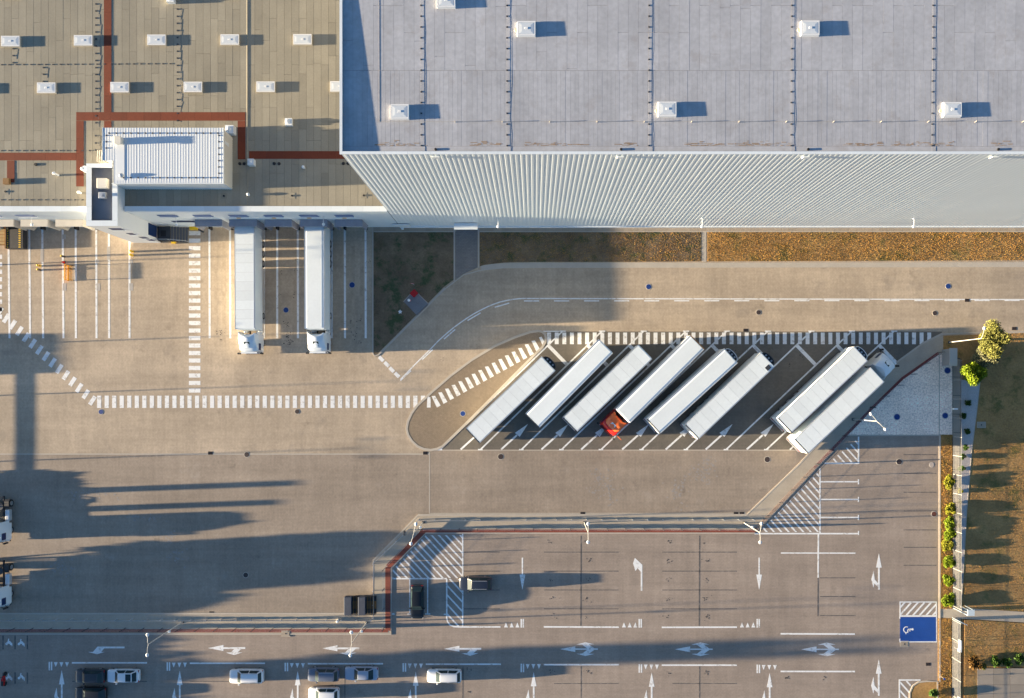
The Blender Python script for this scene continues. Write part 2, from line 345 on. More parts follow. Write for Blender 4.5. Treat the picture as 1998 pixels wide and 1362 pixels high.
for i in range(6):
    for j in range(4): obj('paving_slab', pl, plaza, W(1922.5+i*32.2, 1320+j*32.2, .012))
band('kerb', [(1871.5,1206),(1871.5,1440)], -1.2, 9, .03, M_walk, slabpath)
# small kerbed island at the lower right corner
ci = [(1775,1440),(1775,1352),(1781,1338),(1792,1331),(1808,1329),(1829,1330),(1829,1440)]
corner = struct(ground_poly('corner_island', ci, .04, M_soil, depth=.2))
band('kerb', ci, -1.4, 1.4, .06, M_kerb, corner, .2)

# ------------------------------------------------------------------ painted markings
ZP = .024
def mark_z(parent, z):
    base = {'truck_yard': 0.0, 'car_park': .004, 'truck_bays': .014, 'traffic_island': .03, 'lower_yard': .008}.get(parent.name if parent else '', None)
    if base is None: return z
    if z < .018: return base + .0035 + z*.05
    return base + .005 + max(0, z-.024)*.22 if base < .03 else base + .006
def quad(name, pts, parent=yard, m=M_paint, z=ZP):
    z = mark_z(parent, z); return MB().prism([W(*p)[:2] for p in pts], z-.006, z).build(name, m, parent)
def rect(name, x0, y0, x1, y1, parent=yard, m=M_paint, z=ZP): return quad(name, [(x0,y0),(x1,y0),(x1,y1),(x0,y1)], parent, m, z)
def seg(name, p, q, w, parent=yard, m=M_paint, z=ZP):
    dx, dy = q[0]-p[0], q[1]-p[1]; l = math.hypot(dx,dy); nx, ny = -dy/l*w/2, dx/l*w/2
    return quad(name, [(p[0]+nx,p[1]+ny),(q[0]+nx,q[1]+ny),(q[0]-nx,q[1]-ny),(p[0]-nx,p[1]-ny)], parent, m, z)
def polymark(name, pts, parent=yard, m=M_paint, z=ZP):
    return ground_poly(name, pts, mark_z(parent, z), m, parent, .006)
for i in range(22):                                   # crossing beside the docks
    y = 450.9 + i*14.62; rect('zebra_stripe', 368.6, y, 391, y+8.1)
for i in range(44):                                   # long crossing
    x = 189.5 + i*14.69
    if x > 828: break
    rect('zebra_stripe', x, 772, x+8, 796)
for i in range(-1, 14):                               # diagonal crossing on the left
    cx, cy = 8 + 4.0 + i*12.95, 621 + i*12.35
    ux, uy = .545*9.6, -.838*9.6; vx, vy = .838*3.7*1.05, .545*3.7*1.05
    quad('zebra_stripe', [(cx-ux-vx,cy-uy-vy),(cx+ux-vx,cy+uy-vy),(cx+ux+vx,cy+uy+vy),(cx-ux+vx,cy-uy+vy)])
for i in range(9): rect('zebra_stripe', -18, 497+i*14.6, 4.2, 505.2+i*14.6)
for i in range(51):                                   # crossing at the head of the truck bays
    x = 1067.6 + i*14.83; rect('zebra_stripe', x, 648.3, x+7.6, 671.6, baysf)
for i in range(17):                                   # crossing over the island
    ox, oy = i*12.98, -i*7.2
    P = [(842.2,773.2),(848.9,772.2),(860,791.3),(852.5,795.2)]
    if i == 16: P = [(844,773.5),(849,772.2),(857,786),(851,789)]
    quad('zebra_stripe', [(a+ox,b+oy) for a,b in P], island, z=.042)
quad('zebra_stripe', [(834,772),(840.3,776),(840.3,795.2),(833,795.2)], island, z=.042)
for cx, cy in ((743.8,700.3),(754.3,710.8),(764.3,721.5),(774.6,731.6)):
    a = .7071; u, v = 5.9, 3.4
    quad('give_way_block', [(cx+a*(-u-v)+0, cy+a*(-u+v)),(cx+a*(u-v),cy+a*(u+v)),(cx+a*(u+v),cy+a*(u-v)),(cx+a*(-u+v),cy+a*(-u-v))])
lane = [(325,1240),(430,1132),(560,1003),(620,940),(680,886),(740,836),(800,792),(850,758),(900,727),(950,700),(1000,675),(1050,654),(1100,637),(1150,625),(1200,616),(1250,610.5),(1290,609)]
lane = [(700+x/3.996, 430+y/3.996) for x,y in lane] + [(1998,584.5),(2350,585)]
band('lane_line', lane, -1.1, 1.1, .0052, M_paint, yard, .006)
for a,b in (((325,1249),(407,1172)),((493,1087),(577,1007)),((665,925),(752,850)),((848,781),(950,721)),((1060,678),(1173,645))):
    seg('lane_dash', (700+a[0]/3.996,430+a[1]/3.996), (700+b[0]/3.996,430+b[1]/3.996), 2.4)
for i in range(19): seg('lane_dash', (1022.5+i*58.6, 587.2-i*.06), (1051.8+i*58.6, 587.2-i*.06), 2.2)
for xt, xb in ((16.3,18.6),(57,58.8),(82.5,84.2),(122.4,123.8),(147.8,148.1),(187.7,188.3),(212.5,213),(252.7,252.7),(408.6,409.2),(448.8,449.4),(515.5,515),(541,540.8),(581,581.4),(647.4,647.2),(672.8,673.2),(713.2,713.6)):
    seg('bay_line', (xt,443), (xb,660), 3.9, yard, M_paint, .030)
BOT = [858.8,937.7,1017.7,1095.8,1173,1252,1338.8,1417,1495.7]; TOP = [1102.8,1179.6,1261,1343.6,1423,1503.4,1588,1667,1749.6]
for b, t in zip(BOT, TOP):
    seg('bay_line', (b,877), (t-6,647), 3.0, baysf, z=.028)
    rect('bay_line_end', b-5, 876, b+4, 878.5, baysf, z=.032); rect('bay_line_end', t-11, 645, t+1, 647.4, baysf, z=.032)
    kx = t - 6 - (t-6-b)*(27/230.0)
    seg('bay_cross_bar', (kx+1,674), (kx+39,713), 6.8, baysf, z=.036)
rect('bay_line_end', 1060, 645.5, 1094, 647.6, baysf, z=.03)
seg('bay_line', (1541,877.5), (1548,871), 3.0, baysf, z=.028)
for s in (898.9,977.7,1056.5,1134,1214,1299,1377,1457):
    seg('bay_arrow_shaft', (s,877), (s+31,849), 3.6, baysf, z=.03)
    polymark('bay_arrow_head', [(s+52.5,827.2),(s+26.8,844.6),(s+36.4,852.4)], baysf, z=.034)
# paving joints
def joint(p, q, w=1.2, parent=yard, m=M_kerb, z=.012): return seg('paving_joint', p, q, w, parent, m, z)
band('paving_joint', [(-300,886),(838,886)], -1.1, 1.1, .0115, M_kerb, yard, .006); joint((838,882),(838,1003),1.8, lower, z=.016); joint((845,878.5),(1586,878.5),1.6, baysf, z=.02); joint((838,1001.5),(1457,1001.5),1.6, lower, z=.016)
joint((1066,648),(1838,648),1.8, baysf, M_bay, .02)
# car park markings
def cy0(x, y): return y + (x-1134)*0.004
def cp(name, p, z=ZP): return polymark(name, p, park, z=z)
for i in range(-1, 3):
    if i >= 0: seg('row_line', (1061+i*230.2, cy0(1061+i*230.2,1223.4)), (1207.7+i*230.2 if i<2 else 1668, cy0(1200,1223.4)), 3.0, park) if i < 2 else None
    if i >= 0:
        x = 983.5 + i*230.2
        for k in range(3): cp('give_way_triangle', [(x+k*11.1, 1224.2),(x+7.6+k*11.1,1224.2),(x+3.8+k*11.1,1214.4)])
        for k in range(2): rect('priority_bar', x+32.2+k*3.9, 1207.6, x+34.9+k*3.9, 1224.6, park)
for i in range(-4, 4):
    x0 = 1061 + i*230.2
    if i < 2: seg('row_line', (x0, cy0(x0,1297.2)), (x0+146.7, cy0(x0,1297.2)), 3.0, park)
    x = 1015.7 + i*230.2; yy = cy0(x,1296) - 1296
    if i < 3:
        for k in range(2): rect('priority_bar', x+k*4.4, 1295.4+yy, x+2.7+k*4.4, 1312+yy, park)
        for k in range(3): cp('give_way_triangle', [(x+10.2+k*11.0,1296.2+yy),(x+17.6+k*11.0,1296.2+yy),(x+13.9+k*11.0,1305.8+yy)])
        ax = x + 25.6; ay = 1311.5 + yy
        def up_left_arrow(ax, ay):
            cp('turn_arrow', [(ax,ay),(ax+5.5,ay+28),(ax+1.7,ay+28),(ax+1.7,ay+71),(ax-1.5,ay+71),(ax-1.5,ay+66),(ax-9,ay+59),(ax-10.5,ay+67),(ax-14.8,ay+51),(ax-10,ay+34),(ax-8.2,ay+51),(ax-1.6,ay+58.5),(ax-1.6,ay+28),(ax-5.5,ay+28)])
        up_left_arrow(ax, ay)
up_left_arrow(1714.5, 1286.5); up_left_arrow(1714.8, 1079.5)
seg('row_line', (1523,1236.6), (1668,1237.2), 3.2, park); seg('row_line', (1523,1310), (1668,1310.2), 3.0, park)
def straight_left(x, y):
    cp('turn_arrow', [(x,y),(x+30,y-6),(x+30,y-1.7),(x+72.5,y-1.9),(x+72.5,y+1.6),(x+65,y+1.8),(x+57,y+8.6),(x+67,y+8.4),(x+51,y+13.6),(x+34,y+8.8),(x+44.5,y+8.4),(x+51,y+1.8),(x+30,y+1.8),(x+30,y+5.6)])
for x, y in ((406,1264.5),(628.5,1265),(866.5,1266)): straight_left(x, y)
def three_way(x, y):
    cp('turn_arrow', [(x,y),(x+29.7,y-5.7),(x+29.7,y-1.3),(x+53,y-1.3),(x+43,y-8.7),(x+32,y-9),(x+49.5,y-13.4),(x+67,y-9.3),(x+56,y-9.2),(x+67,y-1.3),(x+73.6,y-1.3),(x+73.6,y+1.3),(x+67,y+1.3),(x+56,y+9.2),(x+67,y+9.3),(x+49.5,y+13.4),(x+32,y+9),(x+43,y+8.7),(x+53,y+1.3),(x+29.7,y+1.3),(x+29.7,y+5.7)])
for x, y in ((1092.8,1266.5),(1317,1266.8),(1563.5,1267)): three_way(x, y)
cp('turn_arrow', [(190.5,1261.5),(243,1261.5),(243,1265),(203.3,1265),(197.3,1272),(204.6,1272),(189.3,1276.5),(171.8,1272),(181.3,1272)])
for x in (1019.3, 1481.2): cp('lane_arrow', [(x-1.4,1088),(x+1.4,1088),(x+1.4,1121),(x+5.5,1121),(x,1151),(x-5.5,1121),(x-1.4,1121)])
cp('turn_arrow', [(1253.3,1102),(1253.3,1152.5),(1250.2,1152.5),(1250.2,1115.5),(1244,1108.5),(1239.8,1114.2),(1235.2,1099.2),(1238.7,1088.5)])
def clip(poly, a, b, c):
    out = []
    for i in range(len(poly)):
        p, q = poly[i], poly[(i+1)%len(poly)]; dp = a*p[0]+b*p[1]-c; dq = a*q[0]+b*q[1]-c
        if dp >= 0: out.append(p)
        if (dp >= 0) != (dq >= 0): t = dp/(dp-dq); out.append((p[0]+t*(q[0]-p[0]), p[1]+t*(q[1]-p[1])))
    return out
def hatch(poly, ang, pitch, w, phase, parent=park):
    a, b = -math.sin(ang), math.cos(ang); ds = [a*p[0]+b*p[1] for p in poly]
    k0 = math.floor((min(ds)-phase)/pitch)
    for k in range(k0, k0+60):
        c0 = phase + k*pitch
        if c0 > max(ds): break
        q = clip(clip(poly, a, b, c0), -a, -b, -(c0+w))
        if len(q) >= 3: quad('hatch_stripe', q, parent)
h1 = R(47)
hatch([(766,1128),(766,1112),(831,1044),(902,1044),(902,1128)], h1, 10.2, 3.1, 3)
hatch([(872.5,1130),(902,1130),(902,1222),(884,1221),(876,1215),(872.5,1206)], h1, 12.6, 3.1, 1)
seg('hatch_border', (765,1129),(872,1129),2.8,park,z=.028); seg('hatch_border',(902.8,1041.5),(902.8,1223),2.8,park,z=.028)
band('hatch_border', [(871.7,1130),(871.7,1206),(873.5,1213),(878,1219.5),(886,1222.6),(900,1223.2),(976.6,1223.2)], -1.4, 1.4, .0105, M_paint, park, .006)
hatch([(1598,919),(1598,1038),(1481,1038)], R(48), 10.6, 3.1, 5)
seg('hatch_border',(1600,914),(1600,1042),2.9,park,z=.028); seg('hatch_border',(1472,1041.2),(1676,1041.2),2.9,park,z=.031)
hatch([(1674,855),(1674,902),(1618,902)], R(48), 11, 3.0, 5)
seg('hatch_border',(1675.2,852),(1675.2,905),2.9,park,z=.028); seg('hatch_border',(1609,904),(1675,904),2.9,park,z=.031)
for y in (940, 974.5, 1009.6): seg('bay_line', (1601,y), (1675,y), 2.6, park); seg('bay_line_end', (1675,y-5), (1675,y+5), 2.4, park, z=.03)
seg('bay_line_end', (1675,1036),(1675,1044),2.4,park,z=.034)
seg('bay_line',(1596.8,1042),(1596.2,1127),3,park); seg('bay_line',(1523.5,1079),(1669,1079.3),2.4,park,z=.028)
for x in (799.5, 834.5):
    seg('bay_line',(x,1130.5),(x,1198),2.3,park); seg('bay_line_end',(x-5,1198),(x+5,1198),2.3,park,z=.03)
seg('bay_line_end',(765,1198),(770,1198),2.3,park); seg('bay_line_end',(866,1198.6),(871,1198.6),2.3,park)
# accessible bay
rect('blue_bay', 1756, 1204, 1826.5, 1251.3, park, M_blue, .026)
for p in ((1755,1173.5,1828,1175.8),(1755,1200.5,1828,1203.4),(1755,1175.8,1757.4,1200.5),(1826,1175.8,1828,1200.5),(1755,1251.3,1828,1253.4),(1826.5,1203.4,1828,1251.3),(1754.6,1246,1756.6,1251.3),(1754.6,1203.4,1756.6,1207)):
    rect('bay_border', *p, park, z=.032)
hatch([(1757.4,1176),(1826,1176),(1826,1200),(1757.4,1200)], R(-48), 9.6, 3.3, 4)
rect('bay_border',1753.5,1325.5,1796,1328.2,park,z=.032); rect('bay_border',1753.5,1328.2,1756.5,1400,park,z=.032)
hatch([(1757,1329),(1779,1329),(1774,1350),(1774,1395),(1757,1395)], R(48), 11, 3.2, 2)
wc = MB()                                             # wheelchair symbol, turned with its head to the right
def arc(cx, cy, r, a0, a1, w, n=14):
    for i in range(n):
        t0 = R(a0+(a1-a0)*i/n); t1 = R(a0+(a1-a0)*(i+1)/n)
        wc.prism([W(cx+(r+s)*math.cos(t), cy+(r+s)*math.sin(t))[:2] for t,s in ((t0,-w/2),(t1,-w/2),(t1,w/2),(t0,w/2))], .009, .0125)
arc(1768.6,1228.6,5.6,55,300,1.7)
for p, q, w in (((1771,1228.4),(1778.5,1227.6),2.6),((1771,1228.4),(1771.5,1234),1.8),((1775,1228),(1775.5,1232),1.6),((1766.5,1234),(1768,1237),1.6)):
    dx,dy = q[0]-p[0],q[1]-p[1]; l=math.hypot(dx,dy); nx,ny=-dy/l*w/2,dx/l*w/2
    wc.prism([W(*t)[:2] for t in ((p[0]+nx,p[1]+ny),(q[0]+nx,q[1]+ny),(q[0]-nx,q[1]-ny),(p[0]-nx,p[1]-ny))], .0092, .0128)
wc.prism([W(1780.5+2.1*math.cos(t),1228+2.1*math.sin(t))[:2] for t in (i*math.pi/6 for i in range(12))], .0091, .0131)
wc.build('wheelchair_symbol', M_paint, park)
# blacked-out old lines
def fade(p, q, w=1.7): return seg('blacked_out_line', p, q, w, park, M_faded, .0145)
for x0, x1 in ((905,975),(1061,1207),(1292,1438)):
    for y in (1077.3,1114.4,1151.2,1188): fade((x0,y),(x1,y))
for x in (1134,1365): fade((x,1045),(x-.6,1221),2.6); fade((x,1300),(x,1362),2.2)
fade((1596.3,1128),(1596,1202),2.8); fade((903.5,1300),(903,1362),2.0); fade((673,1300),(673,1362),1.6)
for y in (1127.5,1164,1201): fade((1600,y),(1669,y))
for y in (887,924,960.5,997,1034,1068,1103): fade((1763,y),(1827,y))
for x0 in (1061,1292): fade((x0+20,1333.5),(x0+146,1333.5))
for x0 in (141,370): fade((x0,1329.5),(x0+146,1329.5))
# motorcycle symbols at the lower left
def moto(x, y):
    m = MB()
    for (cx,cyy,r) in ((x,y+3,2.6),(x+8.5,y+3.4,2.6)):
        m.prism([W(cx+r*math.cos(t),cyy+r*math.sin(t))[:2] for t in (i*math.pi/5 for i in range(10))], .004, .0085)
    m.prism([W(*p)[:2] for p in ((x,y+1),(x+3,y-3),(x+7,y-2),(x+10,y+2),(x+6,y+3),(x+2,y+3))], .0042, .0088)
    m.prism([W(*p)[:2] for p in ((x+2,y-3),(x+3.4,y-7),(x+5,y-6.5),(x+4.4,y-2))], .0044, .0091)
    m.prism([W(*p)[:2] for p in ((x+9.5,y+2),(x+11,y+2),(x+11,y+8),(x+9.8,y+8))], .0046, .0094)
    m.build('motorcycle_symbol', M_paint, park)
moto(13,1253); moto(37,1253.5); moto(37,1320); moto(13,1320.5)
for x in (6,29.5,53.5):
    rect('blacked_out_line', x-1.4, 1240, x+1.4, 1267, park, M_faded, .015); rect('blacked_out_line', x-1.4, 1312, x+1.4, 1334, park, M_faded, .015)
# oil drips, patches
st = MB()
def blot(x, y, r, n=7, z=.0125):
    for k in range(n):
        cx, cyy = x+random.gauss(0,r), y+random.gauss(0,r*.75); rr = random.uniform(.12,.42)*min(r,3.2)
        pts = [W(cx+rr*random.uniform(.55,1.2)*math.cos(t), cyy+rr*random.uniform(.55,1.2)*math.sin(t))[:2] for t in (i*math.pi/4 for i in range(8))]
        st.prism(pts, z-.003, z + k*.0001)
for x in (1075,1146,1303,1376): 
    for y in (1057,1094,1131,1168,1203): 
        if random.random() < .8: blot(x+random.uniform(-3,5), y+random.uniform(-2,2), random.uniform(2.5,4.5), random.randint(4,10))
for x,y,r,n in ((431,648,4,10),(430,662,3,6),(560,634,6,16),(561,655,6,18),(562,668,6,18),(545,575,3,6),(575,575,3,6),(547,530,2.5,5),(575,529,2.5,5),(577,506,2.6,5),(719,510,2.6,7),(585,500,2,4),(690,650,5,9),(696,666,5,9),(686,625,3,6),(700,625,3,5),
    (1075,1311,4,9),(1147,1311,4,8),(1303,1311,4,8),(1377,1312,3,6),(915,1307,4,8),(915,1350,3,5),(1536,1322,3,8),(1610,1322,3,6),(1562,695,3,6),(1540,710,3,5),(1380,1310,3,5),(234,662,2,4),(1430,685,3,4),(1740,1010,2,3),(862,700,2,3)):
    blot(x,y,r,n,.0175)
for k in range(70): blot(random.uniform(850,1040), random.uniform(700,860) , 1.6, 1, .034) if False else None
stuff(st.build('oil_spots', M_stain, yard))
for x,y,w,h in ((125,462,7,9),(126,560,7,14),(192,560,7,14),(256,560,7,14),(82,498,6,26),(212,494,6,26),(190,510,6,7),(256,510,6,8)):
    rect('patched_line', x-w/2, y-h/2, x+w/2, y+h/2, yard, M_patch, .036)
pp = MB()
def scuff(x, y, w, h, n):
    for k in range(n):
        cx, cyy = x+random.gauss(0,w), y+random.gauss(0,h); r = random.uniform(.6,2.4)
        pp.prism([W(cx+r*random.uniform(.4,1.6)*math.cos(t), cyy+r*random.uniform(.5,1.3)*math.sin(t))[:2] for t in (i*math.pi/3+k for i in range(6))], .009, .0115+k*.00004)
for a in ((125,1110,14,10,60),(345,1085,12,8,40),(290,1010,25,4,30),(180,965,30,6,40),(1170,940,12,20,60),(1190,960,8,12,30),(1320,960,10,18,50),(1365,925,14,10,60),(1380,905,10,8,30),(330,1050,6,8,24)): scuff(*a)
stuff(pp.build('pale_scuffs', M_patch2, lower))
M_tyre = mat('tyre_polish', (.43,.342,.25), .85, var=.2, vscale=.8, fine=.12, fscale=3, world_pos=True, brick=(.4,.2,.07,math.pi/2), stain=((.475,.38,.28),.6,.48,1.0))
for x in (421,437,546,574,689,706): rect('tyre_track', x-3, 470+random.uniform(0,30), x+3, 655+random.uniform(0,25), yard, M_tyre, .0105)

# ------------------------------------------------------------------ high warehouse
TZ = 32.5; TX0 = -18.02; TX1 = 66.0; TY0 = 22.2; TY1 = 56.0
def corrugated(mb, p, q, z0, z1, nrm, pitch=.21, d=.014, rough=False):
    """trapezoid sheet between plan points p and q"""
    p = Vector((*p,0)); q = Vector((*q,0)); L = (q-p).length; t = (q-p)/L; n = Vector(nrm); k = int(L/pitch); pts = []
    rnd = random.Random(5)
    for i in range(k):
        dd = d*(rnd.uniform(.85,1.15)) if rough else d
        for f, o in ((0,0),(.36,0),(.5,dd),(.86,dd)): pts.append(p + t*(i+f)*pitch + n*o)
    pts.append(q)
    vs = [(v.x,v.y,z) for v in pts for z in (z0,z1)]
    mb.add(vs, [(2*i,2*i+2,2*i+3,2*i+1) for i in range(len(pts)-1)])
tall = thing('high_bay_warehouse', 'tall pale high bay warehouse with ribbed wall and grey membrane roof', 'building', (TX0, TY0, 0))
INV = Matrix.Translation((-TX0,-TY0,0))
def tpart(mb, name, m, parent=None, smooth=0):
    mb.v = [(v[0]-TX0, v[1]-TY0, v[2]) for v in mb.v] if parent is None else mb.v
    return mb.build(name, m, parent or tall, smooth)
cw = MB(); corrugated(cw, (TX0,TY0), (TX1,TY0), .55, TZ-.12, (0,-1,0), .50, .0095, True); tpart(cw, 'ribbed_wall', M_wall)
cw = MB(); corrugated(cw, (TX0,TY1), (TX0,TY0), .0, TZ-.12, (-1,0,0), .32, .03); tpart(cw, 'ribbed_wall', mat('low_bounce_cladding', (.13,.14,.155), .6, world_pos=True))  # unseen west wall, darkened to cut light bounced onto the low roof
tpart(MB().box(TX0+.01,TX1,TY0+.02,TY1,0,TZ-1.2), 'wall_core', M_render)
tpart(MB().box(TX0-.03,TX1,TY0-.12,TY0+.01,0,.62), 'plinth', M_coping)
n = 40; cl = (TX1-TX0+.2)/n
for i in range(n): tpart(MB().box(TX0-.1+i*cl+.004, TX0-.1+(i+1)*cl-.004, TY0-.09, TY0+.17, TZ-.13, TZ), 'coping', M_coping)
n = 14; cl = (TY1-TY0-.18)/n
for i in range(n): tpart(MB().box(TX0-.1, TX0+.15, TY0+.175+i*cl, TY0+.17+(i+1)*cl-.004, TZ-.13, TZ), 'coping', M_coping)
tpart(MB().box(TX0+.012,TX1,TY0+.03,TY0+.13,TZ-1.2,TZ-.132).box(TX0+.012,TX0+.13,TY0+.131,TY1,TZ-1.2,TZ-.132), 'parapet', M_roof)
SL = .20/14.2
def rz(y): return TZ - .36 + (y-TY0)*SL
def rsheet(mb, x0, x1, y0, y1, dz):
    mb.add([(x0,y0,rz(y0)+dz),(x1,y0,rz(y0)+dz),(x1,y1,rz(y1)+dz),(x0,y1,rz(y1)+dz),(x0,y0,rz(y0)+dz-.03),(x1,y0,rz(y0)+dz-.03),(x1,y1,rz(y1)+dz-.03),(x0,y1,rz(y1)+dz-.03)],
           [(0,1,2,3),(0,4,5,1),(1,5,6,2),(2,6,7,3),(3,7,4,0)])
tb = MB(); rsheet(tb, TX0+.13, TX1, TY0+.13, TY1, -.02); tpart(tb, 'roof_deck', M_roofb)
YS = Y(137, 32.3)
low_s = MB(); x = TX0+.16
while x < TX1:
    w = random.choice((.36,.42,.47,.5)); rsheet(low_s, x, x+w-.012, TY0+.75, YS-.02, random.uniform(0,.004)); x += w
stuff(tpart(low_s, 'narrow_roof_sheets', M_roof))
x = TX0+.16
while x < 50:
    w = .95; cut = random.choice((None, 29.8+random.uniform(0,7), 33.5, 36)) 
    spans = [(YS+.02, TY1)] if cut is None else [(YS+.02, cut-.015), (cut+.015, TY1)]
    for a, b in spans:
        m = MB(); rsheet(m, x, x+w-.014, a, b, random.uniform(0,.004)); tpart(m, 'roof_sheet', M_roof)
    x += w
gut = MB(); rsheet(gut, TX0+.16, TX1, TY0+.16, TY0+.73, -.005); tpart(gut, 'gutter_sheet', M_roof)
rs = MB()
for k in range(420):
    cx = random.uniform(TX0+3, 46); ln = random.uniform(.1,.7)
    if math.sin(cx*.9)+math.sin(cx*.37+1) < -.3: continue
    cyy = TY0+.78+abs(random.gauss(0,.16)); rsheet(rs, cx, cx+ln, cyy, cyy+random.uniform(.02,.09), .006+k*.00002)
stuff(tpart(rs, 'rusty_silt', M_rust))
def skylight(parent, off, x, y, z, w, d, h, skew=True):
    """kerb with flared sides, white frame and a ribbed translucent sheet"""
    s = MB(); s.loft([[(-w/2-.05,-d/2-.05,0),(w/2+.05,-d/2-.05,0),(w/2+.05,d/2+.05,0),(-w/2-.05,d/2+.05,0)], [(-w/2,-d/2,h-.07),(w/2,-d/2,h-.07),(w/2,d/2,h-.07),(-w/2,d/2,h-.07)]])
    o = s.build('skylight', M_curb if not skew else M_skyf, parent, loc=(x-off[0],y-off[1],z))
    f = MB()
    for a in ((-w/2-.02,w/2+.02,-d/2-.02,-d/2+.1),(-w/2-.02,w/2+.02,d/2-.1,d/2+.02),(-w/2-.02,-w/2+.1,-d/2+.1,d/2-.1),(w/2-.1,w/2+.02,-d/2+.1,d/2-.1)): f.box(*a, h-.068, h)
    f.build('frame', M_skyf, o)
    MB().loft([[(-w/2+.1,-d/2+.1,h-.068),(w/2-.1,-d/2+.1,h-.068),(w/2-.1,d/2-.1,h-.068),(-w/2+.1,d/2-.1,h-.068)],[(-w/2+.12,-d/2+.12,h+.005),(w/2-.12,-d/2+.12,h+.005),(w/2-.12,d/2-.12,h+.005),(-w/2+.12,d/2-.12,h+.005)],[(-w/2+.4,-d/2+.35,h+.02),(w/2-.4,-d/2+.35,h+.02),(w/2-.4,d/2-.35,h+.02),(-w/2+.4,d/2-.35,h+.02)]]).build('pane', M_sky, o)
    MB().box(-.13,.13,-.1,.1,h+.02,h+.05).build('latch', M_skyf, o)
for px, py in ((871,2),(1027,57),(1580,56),(780,218),(1302,213),(1858,214)):
    yy = Y(py, 32.4); skylight(tall, (TX0,TY0), X(px,32.4), yy, rz(yy), 1.62, 1.30, .30)
pegs = MB(); wires = MB()
for px in (822,989.5,1266,1544,1819):
    xx = X(px, 32.2); yy = TY0+.8; 
    while yy < 50: pegs.box(xx-.08,xx+.09,yy-.07,yy+.07,rz(yy),rz(yy)+.03); yy += 1.0
    wires.tube((xx-.02,TY0+.2,rz(TY0)+.04),(xx-.02,50,rz(50)+.04),.006,n=5)
    yy = TY0+.2; xo = .36
    while yy < 50: 
        x2 = .36+random.uniform(-.10,.10); wires.tube((xx+xo,yy,rz(yy)+.006),(xx+x2,yy+1.6,rz(yy+1.6)+.006),.005,n=5); xo = x2; yy += 1.6
stuff(tpart(pegs, 'cable_blocks', M_dsteel)); tpart(wires, 'roof_cable', mat('cable_grey',(.25,.25,.27),.6))
rail = MB(); yr = Y(237.5,32.3); rail.tube((X(740,32.3),yr,rz(yr)+.13),(60,yr,rz(yr)+.13),.014,n=5).tube((X(740,32.3),yr,rz(yr)+.012),(X(740,32.3),50,rz(50)+.012),.009,n=5)
for px in [888+92.3*i for i in range(14)]: xx = X(px,32.3); rail.tube((xx,yr,rz(yr)),(xx,yr,rz(yr)+.36),.035,n=6)
tpart(rail, 'lightning_rail', mat('tan_pipe',(.42,.38,.32),.6))
for px in (850,1212,1577,1948):
    xx = X(px,32.2); yy = TY0+.45; z = rz(yy)
    tpart(MB().cyl(xx,yy,z-.01,z+.12,.12,n=10), 'roof_drain', M_black)
    tpart(MB().box(xx-.3,xx+.3,TY0-.16,TY0-.05,TZ-1.3,TZ-.75), 'overflow_spout', M_coping)
for px in (1010,1562,1285,1840):
    yy = Y(57 if px in (1010,1562) else 214,32.3); xx = X(px-3,32.3); tpart(MB().cyl(xx,yy-.1,rz(yy)-.01,rz(yy)+.07,.2,.16,n=12), 'cable_cowl', mat('tan_plastic',(.5,.45,.35),.7))
def wall_light(parent, off, px, z, y, reach=.9):
    xx = X(px, z)
    o = MB().tube((0,0,0),(0,-.3,.05),.03,n=6).tube((0,-.3,.05),(0,-reach,.0),.03,n=6).box(-.1,.1,-.03,.02,-.15,.15).build('wall_light', M_white, parent, loc=(xx-off[0], y-off[1], z))
    MB().dome(0,-reach-.1,-.06,.2,.16,n=10).build('lamp_head', M_white, o, 40)
for px in (972,1370,1783): wall_light(tall, (TX0,TY0), px, 5.2, TY0-.02)
tpart(MB().box(X(886,3),X(932,3),TY0-.95,TY0-.125,2.9,3.05), 'door_canopy', M_coping)
tpart(MB().box(X(888,1),X(931,1),TY0-.16,TY0-.125,.0,2.6), 'entrance_door', M_glassl)
acz = 14.5
tpart(MB().box(TX0-1.7,TX0-.04,24.4,25.9,acz,acz+1.2), 'air_handler', M_white)
tpart(MB().box(X(748,8.5),TX0+1.6,TY0-.25,TY0-.13,1.2,2.6), 'wall_cabinet', M_coping)

# ------------------------------------------------------------------ low warehouse
LZ = 9.5; RZ = 9.2; LX0 = -95.0; LX1 = TX0-.05; LY0 = TY0; LY1 = 62.0
lowb = thing('low_warehouse', 'low warehouse with tan sheet roof, red walkways and loading docks', 'building', (LX0, LY0, 0))
def lpart(mb, name, m, smooth=0):
    mb.v = [(v[0]-LX0, v[1]-LY0, v[2]) for v in mb.v]; return mb.build(name, m, lowb, smooth)
cw = MB(); corrugated(cw, (LX0,LY0), (-54.05,LY0), 0, LZ-.1, (0,-1,0)); corrugated(cw, (-50.25,LY0), (LX1,LY0), 0, LZ-.1, (0,-1,0)); lpart(cw, 'ribbed_wall', M_wall)
lpart(MB().box(LX0,LX1,LY0+.03,LY1,-.05,RZ-.05), 'wall_core', M_lowj)
x = LX0
while x < LX1-.5:
    x1 = min(x+1.95, LX1)
    if x < -54.05 < x1: x1 = -54.05
    if x < -50.25 and x1 > -54.05 and x >= -54.06: x1 = -50.22
    else: lpart(MB().box(x+.005,x1-.005,LY0-.1,LY0+.56,RZ+.02,LZ), 'coping', M_coping)
    x = x1
x = LX1
outl = MB()
